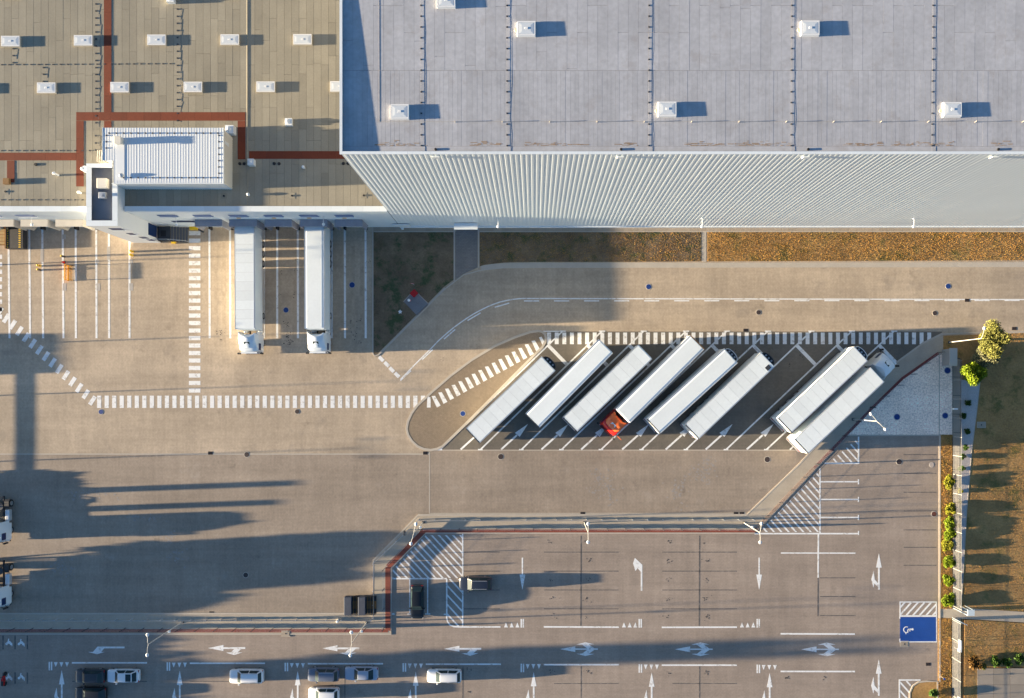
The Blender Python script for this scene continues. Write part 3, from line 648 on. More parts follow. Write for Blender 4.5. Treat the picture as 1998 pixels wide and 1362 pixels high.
while x > LX0+1:
    w = .905; y = LY0+.58; vis = x > -67
    while y < LY1-.5:
        h = random.choice((5.2,6.8,8.1,9.5,4.1)); y2 = min(y+h, LY1)
        inside = (-51.2 < x-.45 < -37.1 and 24.9 < (y+y2)/2 < 31.3 and y2-y < 5)
        if vis and y < 51: lpart(MB().box(x-w+.022,x,y+.012,y2-.012,RZ-.04,RZ+random.uniform(0,.006)), 'roof_sheet', M_low)
        else: outl.box(x-w+.022,x,y+.012,y2-.012,RZ-.04,RZ)
        y = y2
    x -= w
stuff(lpart(outl, 'far_roof_sheets', M_low))
def redwalk(x0,y0,x1,y1):
    a, b = W(x0,y1,RZ), W(x1,y0,RZ); horiz = (x1-x0) > (y1-y0); n = max(1, round(max(b[0]-a[0], b[1]-a[1])/2.0))
    for i in range(n):
        f0, f1 = i/n, (i+1)/n
        if horiz: q = (a[0]+(b[0]-a[0])*f0+.006, a[0]+(b[0]-a[0])*f1-.006, a[1], b[1])
        else: q = (a[0], b[0], a[1]+(b[1]-a[1])*f0+.006, a[1]+(b[1]-a[1])*f1-.006)
        lpart(MB().box(*q, RZ+.01, RZ+.035), 'walkway_mat', M_walkred)
for r in ((203,-40,217.5,219),(149,219,479,235.5),(203.5,236,217.5,262),(149,236,163.5,364),(-60,298,148.6,313),(14,313.4,28.5,356),(464,236,479,311),(486,295,690,310)): redwalk(*r)
ej = X(482.5, RZ)
lpart(MB().loft([[(ej-.11,LY0+.57,RZ-.02),(ej+.11,LY0+.57,RZ-.02),(ej+.04,LY0+.57,RZ+.045),(ej-.04,LY0+.57,RZ+.045)],[(ej-.11,60,RZ-.02),(ej+.11,60,RZ-.02),(ej+.04,60,RZ+.045),(ej-.04,60,RZ+.045)]]), 'expansion_joint', M_low)
for px, py in ((20,80),(162,78.5),(305,77.5),(448,77),(590,76.5),(733,76),(-50,172),(90,171),(233,170),(376,169.5),(518,169),(662,168.5),(20,-14),(332,-14),(448,-15)):
    skylight(lowb, (LX0,LY0), X(px,RZ+.3), Y(py,RZ+.3), RZ, 2.2, 1.22, .31, False)
pegs = MB(); wires = MB()
def pegrow(px, y0, y1):
    xx = X(px,RZ); k = y0
    while k < y1: yy = Y(k,RZ); pegs.box(xx-.09,xx+.11,yy-.09,yy+.09,RZ,RZ+.05); k += 13.6+random.uniform(-.6,.6)
    a = y0; o = .42
    while a < y1-14: o2 = .42+random.uniform(-.16,.14); wires.tube((xx+o,Y(a,RZ),RZ+.03),(xx+o2,Y(a+20,RZ),RZ+.015),.012,n=4); o = o2; a += 20
pegrow(187.5,8,250); pegrow(346.5,18,245); pegrow(85,132,160); pegrow(26,95,126); pegrow(187,265,300)
for y0, x0, x1 in ((126.5,-10,342),(294,-10,185),(390,-10,165)):
    k = x0
    while k < x1: xx = X(k,RZ); yy = Y(y0 - (k*.006 if y0<200 else 0),RZ); pegs.box(xx-.13,xx+.09,yy-.07,yy+.07,RZ,RZ+.05); k += 14.3
stuff(lpart(pegs, 'cable_blocks', M_dsteel)); lpart(wires, 'roof_cable', mat('cable_grey',(.25,.25,.27),.6))
def roofvent(px, py, w, h, m=M_white, cap=True):
    xx, yy = X(px,RZ), Y(py,RZ); mb = MB().box(xx-w/2,xx+w/2,yy-w/2,yy+w/2,RZ-.01,RZ+h)
    if cap: mb.dome(xx-.08,yy+.02,RZ+h-.02,w*.36,w*.25,n=10)
    lpart(mb, 'roof_vent', m)
roofvent(565,240,.85,.5); roofvent(493,319,.75,.75); roofvent(453,257,1.0,.95); roofvent(336,1,.9,.6)
for px, py in ((468,319.5),(476.5,319.5),(535,319.2),(544.5,319.4),(670,319),(679,319),(70,321)): lpart(MB().cyl(X(px,RZ),Y(py,RZ),RZ-.01,RZ+.12,.2,.16,n=12), 'pipe_cowl', M_black)
for px, py in ((437,382.5),(570,382),(710,381.5),(11,374)):
    xx, yy = X(px,RZ), Y(py,RZ); lpart(MB().box(xx-.36,xx+.36,yy-.36,yy+.36,RZ+.008,RZ+.02), 'drain_patch', M_low); lpart(MB().cyl(xx,yy,RZ+.01,RZ+.1,.12,n=10), 'roof_drain', M_black)
for px, py, h in ((594,328,.55),(486,380.5,.35),(114,342,.9),(158,377,.5)): lpart(MB().cyl(X(px,RZ),Y(py,RZ),RZ-.01,RZ+h,.13,n=10).dome(X(px,RZ),Y(py,RZ),RZ+h-.01,.2,.16,n=10), 'vent_pipe', M_white)
lpart(MB().box(X(16,RZ)-.35,X(16,RZ)+.35,Y(355,RZ)-.35,Y(355,RZ)+.35,RZ,RZ+.45), 'brown_cowl', M_wood)
# docks: shelters, doors, window strips
def shelter(x0p, x1p, light):
    zt = 4.8; x0, x1 = X(x0p,zt), X(x1p,zt); yo = Y(442,zt); m = M_canopy_sunlit if light else M_canopy_shaded
    lpart(MB().box(x0,x1,yo,LY0-.04,zt-.12,zt), 'dock_canopy', m)
    lpart(MB().loft([[(x1-.06,yo,2.2),(x1,yo,2.2),(x1,yo,zt-.121),(x1-.06,yo,zt-.121)],[(x1-.06,LY0-.04,1.2),(x1,LY0-.04,1.2),(x1,LY0-.04,zt-.121),(x1-.06,LY0-.04,zt-.121)]]), 'shelter_side', m)
    lpart(MB().loft([[(x0,yo,2.2),(x0+.06,yo,2.2),(x0+.06,yo,zt-.121),(x0,yo,zt-.121)],[(x0,LY0-.04,1.2),(x0+.06,LY0-.04,1.2),(x0+.06,LY0-.04,zt-.121),(x0,LY0-.04,zt-.121)]]), 'shelter_side', m)
    lpart(MB().box(x0+.3,x1-.3,LY0-.06,LY0-.045,1.2,4.4), 'dock_door', M_dsteel)
    for sx in (x0+.25, x1-.45): lpart(MB().box(sx,sx+.2,LY0-.5,LY0-.046,.3,1.2), 'dock_bumper', M_black)
for a, b in ((380,433),(447,501),(516,569),(584.7,638),(652.8,706.7)): shelter(a, b, False)
for a, b in ((-28,26),(40,93),(108,161),(-96,-42)): shelter(a, b, True)
for px in (326,395,464,533,602,671,49,-20):
    z0 = 7.1; xx = X(px,z0); f = MB().box(xx-1.15,xx+1.15,LY0-.10,LY0-.045,z0-.55,z0+.28); w = lpart(f, 'window', M_glassl)
    MB().box(xx-1.2-LX0,xx+1.2-LX0,-.16,-.02,z0-.64,z0-.56).build('sill', M_coping, w)
for px in (464,533,602,671): lpart(MB().box(X(px,6.1)-.25,X(px,6.1)+.25,LY0-.12,LY0-.045,5.7,5.85), 'dock_lamp', M_orange)
wall_light(lowb, (LX0,LY0), 631, 6.1, LY0-.03, .8); wall_light(lowb, (LX0,LY0), 344, 5.9, LY0-.03, .8); wall_light(lowb, (LX0,LY0), 62, 5.9, LY0-.03, .8)
lpart(MB().box(X(334,4),X(378,4),LY0-.09,LY0-.045,3.3,4.0), 'window', M_glass)

# plant room on the low roof
px0, px1, py0, py1, pz = -51.2, -37.1, 24.9, 31.3, 12.3
ph = thing('rooftop_plant_room', 'white ribbed plant room standing on the tan low roof', 'plant room', (px0, py0, RZ))
def pp_(mb, name, m, smooth=0): mb.v = [(v[0]-px0,v[1]-py0,v[2]-RZ) for v in mb.v]; return mb.build(name, m, ph, smooth)
cw = MB(); corrugated(cw, (px1,py0),(px1,py1),RZ-.05,pz-.1,(1,0,0),.28,.03); pp_(cw,'side_wall',M_cream)
cw = MB(); corrugated(cw, (-50.2,py0),(px1,py0),RZ-.05,pz-.1,(0,-1,0),.28,.03); corrugated(cw,(px0,27.6),(-50.2,27.6),RZ-.05,pz-.1,(0,-1,0),.28,.03); corrugated(cw,(-50.2,27.6),(-50.2,py0),RZ-.05,pz-.1,(-1,0,0),.28,.03); corrugated(cw,(px0,py1),(px0,27.6),RZ-.05,pz-.1,(-1,0,0),.28,.03); corrugated(cw,(px1,py1),(px0,py1),RZ-.05,pz-.1,(0,1,0),.28,.03); pp_(cw,'wall',M_render)
rf = MB(); k = 22; pw_ = (px1-px0+.2)/k
x = px0-.1
for i in range(k):
    x0 = px0-.1+i*pw_; ya = py0-.1 if x0 + pw_/2 > -50.25 else 27.5; yb = py1+.1; q = MB().box(x0+.004,x0+pw_-.004,ya,yb,pz-.1,pz)
    for o in (.01,.34): q.loft([[(x0+o,y_,pz),(x0+o+.08,y_,pz),(x0+o+.06,y_,pz+.008),(x0+o+.02,y_,pz+.008)] for y_ in (ya,yb)])
    pp_(q, 'roof_sheet', mat('plant_roof_white', (.64,.68,.71), .5, objr=.03))
pp_(MB().box(-50.25,px1+.16,py0-.16,py0-.105,pz-.2,pz+.03).box(px1+.105,px1+.16,py0-.10,py1+.16,pz-.2,pz+.03).box(px0-.16,px0-.105,27.5,py1+.16,pz-.2,pz+.03), 'roof_trim', M_coping)
fx = MB()
for i in range(16):
    for yy in ((py0+.55, py1-.55) if i > 1 else (py1-.55,)): fx.box(px0+.6+i*.86,px0+.76+i*.86,yy-.08,yy+.08,pz,pz+.07)
for i in range(7):
    for xx in ((px0+.35, px1-.4) if i > 3 else (px1-.4,)): fx.box(xx-.08,xx+.08,py0+1.0+i*.75,py0+1.16+i*.75,pz,pz+.07)
stuff(pp_(fx, 'cable_blocks', M_dsteel))
xx, yy = X(234,pz), Y(276,pz); pp_(MB().bbox(xx-.45,xx+.45,yy-.4,yy+.4,pz,pz+.75,.06).bbox(xx-.25,xx+.55,yy-.55,yy+.35,pz+.76,pz+.86,.03),'roof_cowl',M_cream)
pp_(MB().box(X(227,pz),X(243,pz),Y(352,pz),Y(282,pz),pz+.012,pz+.035),'duct_cover',M_white)
pp_(MB().dome(X(238,pz),Y(343,pz),pz+.13,.28,.3,n=10),'dome_vent',M_steel)
pp_(MB().box(px1+.03,px1+.05,py1-1.6,py1-1.2,RZ+1.2,RZ+2.4),'louvre',M_white)

# stair tower
ax0, ax1, ay0, ay1, az = -53.96, -50.3, 20.07, 27.5, 11.0
tw = thing('stair_tower', 'white flat roofed stair tower projecting from the dock front', 'building', (ax0, ay0, 0))
def ap(mb, name, m, smooth=0): mb.v = [(v[0]-ax0,v[1]-ay0,v[2]) for v in mb.v]; return mb.build(name, m, tw, smooth)
ap(MB().box(ax0,ax1,ay0,ay1,-.05,az-.5),'wall',M_render)
ap(MB().box(ax0,ax0+.12,ay0,ay1,az-.5,az-.06).box(ax1-.12,ax1,ay0,ay1,az-.5,az-.06).box(ax0+.121,ax1-.121,ay0,ay0+.12,az-.5,az-.06).box(ax0+.121,ax1-.121,ay1-.12,ay1,az-.5,az-.06),'parapet',M_render)
for i in range(4):
    yy0 = ay0+.62+i*(ay1-ay0-1.1)/4; yy1 = ay0+.61+(i+1)*(ay1-ay0-1.1)/4
    ap(MB().box(ax0-.06,ax0+.58,yy0,yy1,az-.06,az),'coping',M_coping); ap(MB().box(ax1-.58,ax1+.06,yy0,yy1,az-.06,az),'coping',M_coping)
ap(MB().box(ax0-.06,-52.14,ay0-.06,ay0+.6,az-.06,az),'coping',M_coping); ap(MB().box(-52.13,ax1+.06,ay0-.06,ay0+.6,az-.06,az),'coping',M_coping); ap(MB().box(ax0-.06,ax1+.06,ay1-.47,ay1+.04,az-.06,az),'coping',M_coping)
ap(MB().box(ax0+.125,ax1-.125,ay0+.125,ay1-.125,az-.5,az-.4),'roof_deck',M_darkroof)
xx, yy = X(200,az), Y(358,az); ap(MB().bbox(xx-.6,xx+.6,yy-.6,yy+.6,az-.4,az+.25,.06),'roof_hatch',M_cream)
xx, yy = X(198.5,az), Y(380.5,az); ap(MB().bbox(xx-.42,xx+.42,yy-.38,yy+.38,az-.4,az,.04).cyl(xx,yy,az-.01,az+.2,.2,n=12),'fan_cowl',M_steel)
for x0p, x1p, zz in ((216,239,8.9),(250,262,6.0),(274,288,3.6),(289,300,2.0)):
    w = ap(MB().box(X(x0p,zz),X(x1p,zz),ay0-.04,ay0-.005,zz-.55,zz+.55),'window',M_glass)
    MB().box(X(x0p,zz)-ax0-.05,X(x1p,zz)-ax0+.05,-.10,-.006,zz-.63,zz-.56).build('sill',M_coping,w)
ap(MB().box(ax1+.004,ax1+.05,20.5,22.05,1.2,3.4),'glass_door',M_glass)
cl = MB()
for dy in (0,.5,1.0,1.5): cl.tube((-52.6+dy*.5,ay1+.25,9.2),(-52.6+dy*.5,ay1+.25,11.2),.03,n=6).tube((-52.6+dy*.5,ay1+.25,11.2),(-52.5+dy*.5,ay1+1.6,11.2),.03,n=6)
ap(cl,'ladder_rail',M_cream)
xx = X(163,az); ap(MB().box(ax0-.75,ax0-.1,ay1-.8,ay1-.1,9.7,10.5).dome(ax0-.9,ay1-.4,10.3,.25,.25,n=10),'wall_vent',M_white)

# dock staircase
sx0 = X(307,1.2); stc = thing('dock_staircase', 'dark steel staircase with handrails beside the stair tower door', 'staircase', (sx0, Y(459), 0))
d = .95
MB().box(0,1.7,-d,d,1.05,1.2).build('landing', M_dsteel, stc); MB().box(.45,1.15,-.4,.4,1.204,1.22).build('door_mat', M_black, stc)
tread = MB().box(-.15,.15,-d,d,-.025,.025).mesh('tread', mat('grating',(.16,.17,.19),.5,metal=.5))
for i in range(6): obj('tread', tread, stc, (1.9+i*.31, 0, 1.05-i*.17))
for s in (-1,1):
    h = MB().tube((0,s*d,2.2),(1.7,s*d,2.2),.03,n=6).tube((1.7,s*d,2.2),(3.75,s*d,1.1),.03,n=6)
    for xx, z0, z1 in ((.05,1.2,2.2),(1.7,1.2,2.2),(2.7,.6,1.66),(3.7,.0,1.12)): h.tube((xx,s*d,z0),(xx,s*d,z1),.025,n=6)
    h.build('handrail', M_steel, stc)
MB().loft([[(1.7,-d-.04,.9),(1.7,-d,.9),(1.7,-d,1.2),(1.7,-d-.04,1.2)],[(3.6,-d-.04,0),(3.6,-d,0),(3.6,-d,.2),(3.6,-d-.04,.2)]]).build('stringer', M_chas, stc)
MB().box(0,.1,-d,-d+.1,0,1.04).box(0,.1,d-.1,d,0,1.04).box(1.6,1.7,-d,-d+.1,0,1.04).build('leg', M_chas, stc)
yg = thing('yellow_wheel_guide', 'yellow wheel guide stop under dock canopy beside the crossing', 'wheel guide', W(380,445))
MB().box(-.55,.55,-.3,.3,0,.4).build('base', M_yellow, yg); MB().tube((.5,-.2,.2),(1.3,-.6,.2),.1,n=8).build('guide_arm', M_dsteel, yg)
yb = MB().box(-.25,.25,-.12,.12,0,.35).build('yellow_stop', M_yellow, loc=W(340,474)); tag(yb,'small yellow stop block below the dock staircase','stop block')

# ------------------------------------------------------------------ vehicles
def wheel(parent, x, y, r, w, twin=False):
    t = MB(); s = 1 if y > 0 else -1
    t.loft([[(x+rr*math.cos(a), y+yy, r+rr*math.sin(a)) for a in (2*math.pi*i/16 for i in range(16))] for rr, yy in ((r*.9,-w/2),(r,-w/2+.04),(r,w/2-.04),(r*.9,w/2))])
    o = t.build('wheel', M_black, parent, 35)
    MB().tube((x,y+s*(w/2-.03),r),(x,y+s*(w/2+.012),r),r*.58,n=12).build('rim', M_rim, o)
def make_trailer(panels=11, reefer=None, skirt=True, L=13.6, tint=None, rear_frame=False):
    """body of a semi-trailer, x forward, centred, standing on z=0; returns list of builders on a root"""
    def build(root, x0=0.0):
        h = L/2; w = 1.275; xs = x0-h; xe = x0+h
        MB().bbox(xs+.06,xe,-w,w,1.15,3.96,.05).build('cargo_body', M_trail, root)
        if panels:
            pw = (L-.3)/panels; pm = MB().box(-pw/2+.012,pw/2-.012,-w+.1,w-.1,0,.04).mesh('roof_panel', M_trail)
            for i in range(panels): obj('roof_panel', pm, root, (xs+.2+pw*(i+.5), 0, 3.96))
            MB().box(xs+.2,xe-.1,-w+.12,w-.12,3.955,3.968).build('roof_seam', M_seam, root)
        else:
            MB().loft([[(xs+.15,-w+.08,3.955),(xs+.15,w-.08,3.955),(xs+.15,w-.3,4.0),(xs+.15,-w+.3,4.0)],[(xe-.12,-w+.08,3.955),(xe-.12,w-.08,3.955),(xe-.12,w-.3,4.0),(xe-.12,-w+.3,4.0)]]).build('roof', M_trail, root)
        for s in (-1,1): MB().box(xs+.06,xe,s*w-.03,s*w+.03,3.90,3.99).build('roof_rail', M_alu, root); MB().box(xs+.06,xe,s*w-.02,s*w+.025,1.08,1.2).build('side_rail', M_alu, root)
        MB().box(xs,xs+.055,-w+.02,-.01,1.2,3.9).build('rear_door', M_trail, root); MB().box(xs,xs+.055,.01,w-.02,1.2,3.9).build('rear_door', M_trail, root)
        lk = MB()
        for yy in (-.9,-.35,.35,.9): lk.tube((xs-.03,yy,1.25),(xs-.03,yy,3.85),.02,n=6)
        lk.build('door_bars', M_steel, root)
        MB().box(xs-.12,xs+.05,-1.2,1.2,.55,.7).build('bumper', M_alu, root)
        MB().box(xs-.02,xs+.1,-w,w,3.88,3.985).build('door_header', M_wood if rear_frame else M_dsteel, root)
        for s in (-1,1): MB().box(xs-.05,xs+.02,s*1.0-.18,s*1.0+.18,.95,1.1).build('tail_light', M_tail, root)
        MB().box(xs+.3,xe-.6,-.55,-.42,.85,1.14).box(xs+.3,xe-.6,.42,.55,.85,1.14).box(xs+1,xs+1.15,-1.1,1.1,.8,.95).box(xs+5,xs+5.1,-1.1,1.1,.9,1.1).build('chassis', M_chas, root)
        for i in range(3):
            for s in (-1,1): wheel(root, xs+2.0+i*1.31, s*1.06, .5, .38)
        for s in (-1,1):
            MB().box(xe-3.0,xe-2.85,s*.85-.07,s*.85+.07,.06,1.12).box(xe-3.07,xe-2.78,s*.85-.14,s*.85+.14,0,.06).build('landing_leg', M_chas, root)
            if skirt: MB().box(xs+5.25,xe-.9,s*1.2-.02,s*1.2+.02,.16,1.07).build('side_guard', M_alu, root); MB().box(xs+.1,xs+1.4,s*1.2-.02,s*1.2+.02,.3,1.07).build('side_guard', M_alu, root)
        if reefer is not None:
            rr = MB(); n = 10; prof = [(xe+.02,-1.05)] + [(xe+.02+.58*math.sin(math.pi*(i+.5)/n)**.7*1.0, -1.02*math.cos(math.pi*(i+.5)/n)) for i in range(n)] + [(xe+.02,1.05)]
            rr.prism(prof, 1.9, 3.62); u = rr.build('refrigeration_unit', M_black if reefer == 'dark' else M_chas, root, 50)
            rim = MB()
            for i in range(len(prof)-1):
                a, b = Vector((*prof[i],3.7)), Vector((*prof[i+1],3.7)); rim.tube(a, b, .045, n=6)
            rim.build('top_rim', M_white if reefer != 'dark' else M_dsteel, u)
            fan = MB()
            for yy in (-.5,.0,.5): fan.cyl(xe+.28,yy,3.6,3.66,.13,n=10)
            fan.build('fan', M_rim, u)
        else:
            MB().box(xe+.005,xe+.05,-1.1,1.1,1.3,3.8).build('front_panel', M_trail, root)
    return build
def make_tractor(root, x0, paint, deflect, tall=True, chassis=True):
    """cab-over tractor unit, cab front at x0, x forward"""
    w = 1.24; xr = x0-2.4; H = 3.55 if tall else 3.1
    def ring(z, xf, xb, hw, r=.22):
        return [(xf,-hw+r,z),(xf+.06,-hw*.4,z),(xf+.06,hw*.4,z),(xf,hw-r,z),(xf-r,hw,z),(xb,hw,z),(xb,-hw,z),(xf-r,-hw,z)]
    MB().loft([ring(.45,x0-.06,xr,w*.97), ring(.6,x0,xr,w), ring(1.55,x0,xr,w), ring(2.55,x0-.22,xr,w*.985), ring(2.85,x0-.38,xr,w*.96), ring(3.0,x0-.62,xr+.03,w*.9)]).build('cab_body', paint, root, 40)
    # roof deflector with a hollow curved back edge
    n = 9
    def dring(z, xf, xb, hw, sag):
        return [(xf,-hw*.72,z),(xf+.08,0,z),(xf,hw*.72,z),(xf-.35,hw,z)] + [(xb+sag*math.sin(math.pi*i/(n-1)), hw-2*hw*i/(n-1), z) for i in range(n)] + [(xf-.35,-hw,z)]
    MB().loft([dring(2.95,x0-.62,xr-.05,w*.92,.1), dring(3.25,x0-.95,xr-.08,w*.90,.25), dring(H-.08,x0-1.3,xr-.12,w*.86,.42), dring(H,x0-1.45,xr-.12,w*.80,.45)]).build('roof_deflector', deflect, root, 40)
    MB().loft([[(x0-.80,-.36,2.95),(x0-.80,.36,2.95),(x0-.80,.36,3.17),(x0-.80,-.36,3.17)],[(x0-1.36,-.36,3.2),(x0-1.36,.36,3.2),(x0-1.36,.36,3.56),(x0-1.36,-.36,3.56)]]).build('roof_hatch', M_carglass if deflect is not M_orangecab else M_steel, root)
    MB().loft([[(x0+.012,-1.0,1.62),(x0+.075,-.48,1.62),(x0+.075,.48,1.62),(x0+.012,1.0,1.62)],[(x0-.20,-.98,2.5),(x0-.14,-.46,2.5),(x0-.14,.46,2.5),(x0-.20,.98,2.5)]], cap=False).build('windscreen', M_glass, root)
    for s in (-1,1):
        MB().box(x0-1.25,x0-.35,s*w-.02,s*w+.012,1.65,2.45).build('side_window', M_glass, root)
        m = MB().bbox(x0-.02,x0+.18,s*(w+.25)-.12,s*(w+.25)+.12,1.7,2.5,.04).tube((x0-.2,s*(w-.02),2.45),(x0+.08,s*(w+.25),2.5),.03,n=6).tube((x0-.2,s*(w-.02),1.75),(x0+.08,s*(w+.25),1.75),.03,n=6); m.build('mirror', M_black, root)
        MB().box(x0-.05,x0+.03,s*.92-.2,s*.92+.2,.72,.95).build('headlight', M_lite, root)
        MB().box(xr-.35,xr-.02,s*(w-.02)-.03,s*(w-.02)+.03,1.0,3.1).build('side_fairing', paint, root)
    MB().box(x0-.14,x0+.10,-1.05,1.05,2.52,2.57).build('sun_visor', paint if paint is not M_redp else M_darkvisor, root)
    MB().box(x0-.03,x0+.09,-1.1,1.1,.42,.68).build('bumper', M_chas, root)
    MB().box(x0-6.0,x0-.6,-.5,-.38,.75,1.0).box(x0-6.0,x0-.6,.38,.5,.75,1.0).box(x0-5.9,x0-5.8,-.5,.5,.75,.98).box(x0-3.2,x0-3.1,-.5,.5,.75,.98).build('chassis', M_chas, root)
    MB().cyl(x0-4.6,0,1.0,1.12,.5,n=14).build('fifth_wheel', M_dsteel, root)
    for s in (-1,1):
        wheel(root, x0-1.4, s*1.03, .5, .34); wheel(root, x0-5.0, s*.95, .5, .55)
        MB().bbox(x0-4.2,x0-2.7,s*.95-.28,s*.95+.28,.45,1.05,.08).build('fuel_tank', M_alu, root)
        MB().loft([[(x0-5.6,s*.95-.3,.9),(x0-5.6,s*.95+.3,.9),(x0-5.6,s*.95+.3,.94),(x0-5.6,s*.95-.3,.94)],[(x0-5.3,s*.95-.3,1.1),(x0-5.3,s*.95+.3,1.1),(x0-5.3,s*.95+.3,1.14),(x0-5.3,s*.95-.3,1.14)],[(x0-4.7,s*.95-.3,1.1),(x0-4.7,s*.95+.3,1.1),(x0-4.7,s*.95+.3,1.14),(x0-4.7,s*.95-.3,1.14)],[(x0-4.35,s*.95-.3,.9),(x0-4.35,s*.95+.3,.9),(x0-4.35,s*.95+.3,.94),(x0-4.35,s*.95-.3,.94)]]).build('mudguard', M_chas, root)
M_carglass = mat('car_glass', (.025,.045,.05), .3, spec=.18)
M_darkvisor = mat('dark_red_visor', (.10,.012,.012), .5)
M_orangecab = mat('orange_red_enamel', (.85,.16,.035), .35, coat=.3)
M_cabw = mat('cab_white', (.75,.79,.81), .28, coat=.3)
def lay(front, rear, z=4.0):
    f = Vector(W(*front, z)[:2]); r = Vector(W(*rear, z)[:2]); c = (f+r)/2; d = f-r
    return (c.x, c.y, .02), math.atan2(d.y, d.x)
G_T = 'semi trailers in the slanted truck bays'
for front, rear, panels, reefer, label in (
    ((1069.7,710),(922.9,849.9), 11, 'dark', 'white trailer with black rounded nose in the bay next to the oval island'),
    ((1181.7,675.8),(1038.8,820.9), 0, None, 'smooth white trailer in second truck bay from the oval island'),
    ((1258.9,686.7),(1112.3,828.7), 11, None, 'panelled white trailer parked just left of the red cab truck'),
    ((1426.3,694.1),(1275.1,831.8), 0, 'rim', 'smooth white trailer with white rimmed nose just right of the red cab truck'),
    ((1497.7,702.1),(1350.8,842.2), 11, 'dark', 'panelled white trailer with small dark roof vent at its nose, beside an empty bay'),
    ((1679.6,690.5),(1531.9,829.5), 12, 'rim', 'panelled white trailer parked tight against the white cab truck')):
    loc, rz_ = lay(front, rear); t = thing('semi_trailer', label, 'trailer', loc, rz_, G_T); make_trailer(panels, reefer)(t)
    if 'roof vent' in label:
        v = MB().box(5.75,6.4,-1.05,-.5,4.0,4.03).build('roof_vent', M_dsteel, t)
    if 'small dark' in label or 'oval' in label: pass
def truck(label, front, rear, paint, deflect, panels, rear_frame=False, gap=.6, group=None, trim=0.0):
    loc, rz_ = lay(front, rear); t = thing('articulated_truck', label, 'truck', loc, rz_, group)
    make_trailer(panels, None, rear_frame=rear_frame)(t); make_tractor(t, 6.8+gap+2.4, paint, deflect); return t
truck('red cab truck with white trailer in the slanted bays', (1215.5,811.6),(1361,667.4), M_redp, M_orangecab, 0, True, .45)
rc = [o for o in C.objects if o.get('label','').startswith('red cab')][0]
MB().box(9.05,9.1,1.28,2.25,1.2,2.5).build('open_door', M_orangecab, rc)
truck('white cab truck with white trailer at the right end of the slanted bays', (1712.8,730.7),(1563.5,871.5), M_cabw, M_cabw, 10, False, .8)
truck('white truck with panelled trailer roof at the dock nearer the crossing', (478,641.5),(477,437.5), M_cabw, M_cabw, 11, group='trucks backed onto the docks')
truck('white truck with plain smooth trailer roof backed onto the dock by the lawn', (613.5,640.8),(613,436.8), M_cabw, M_cabw, 0, group='trucks backed onto the docks')
for py, lab in ((1056,'white tractor unit without trailer at the left edge, upper of two'),(1180,'white tractor unit without trailer at the left edge, lower of two')):
    x, y, z = W(10, py); t = thing('tractor_unit', lab, 'tractor unit', (x, y+0.2, .02), -math.pi/2, 'tractor units at the left edge'); make_tractor(t, 0.0, M_cabw, M_cabw, False)
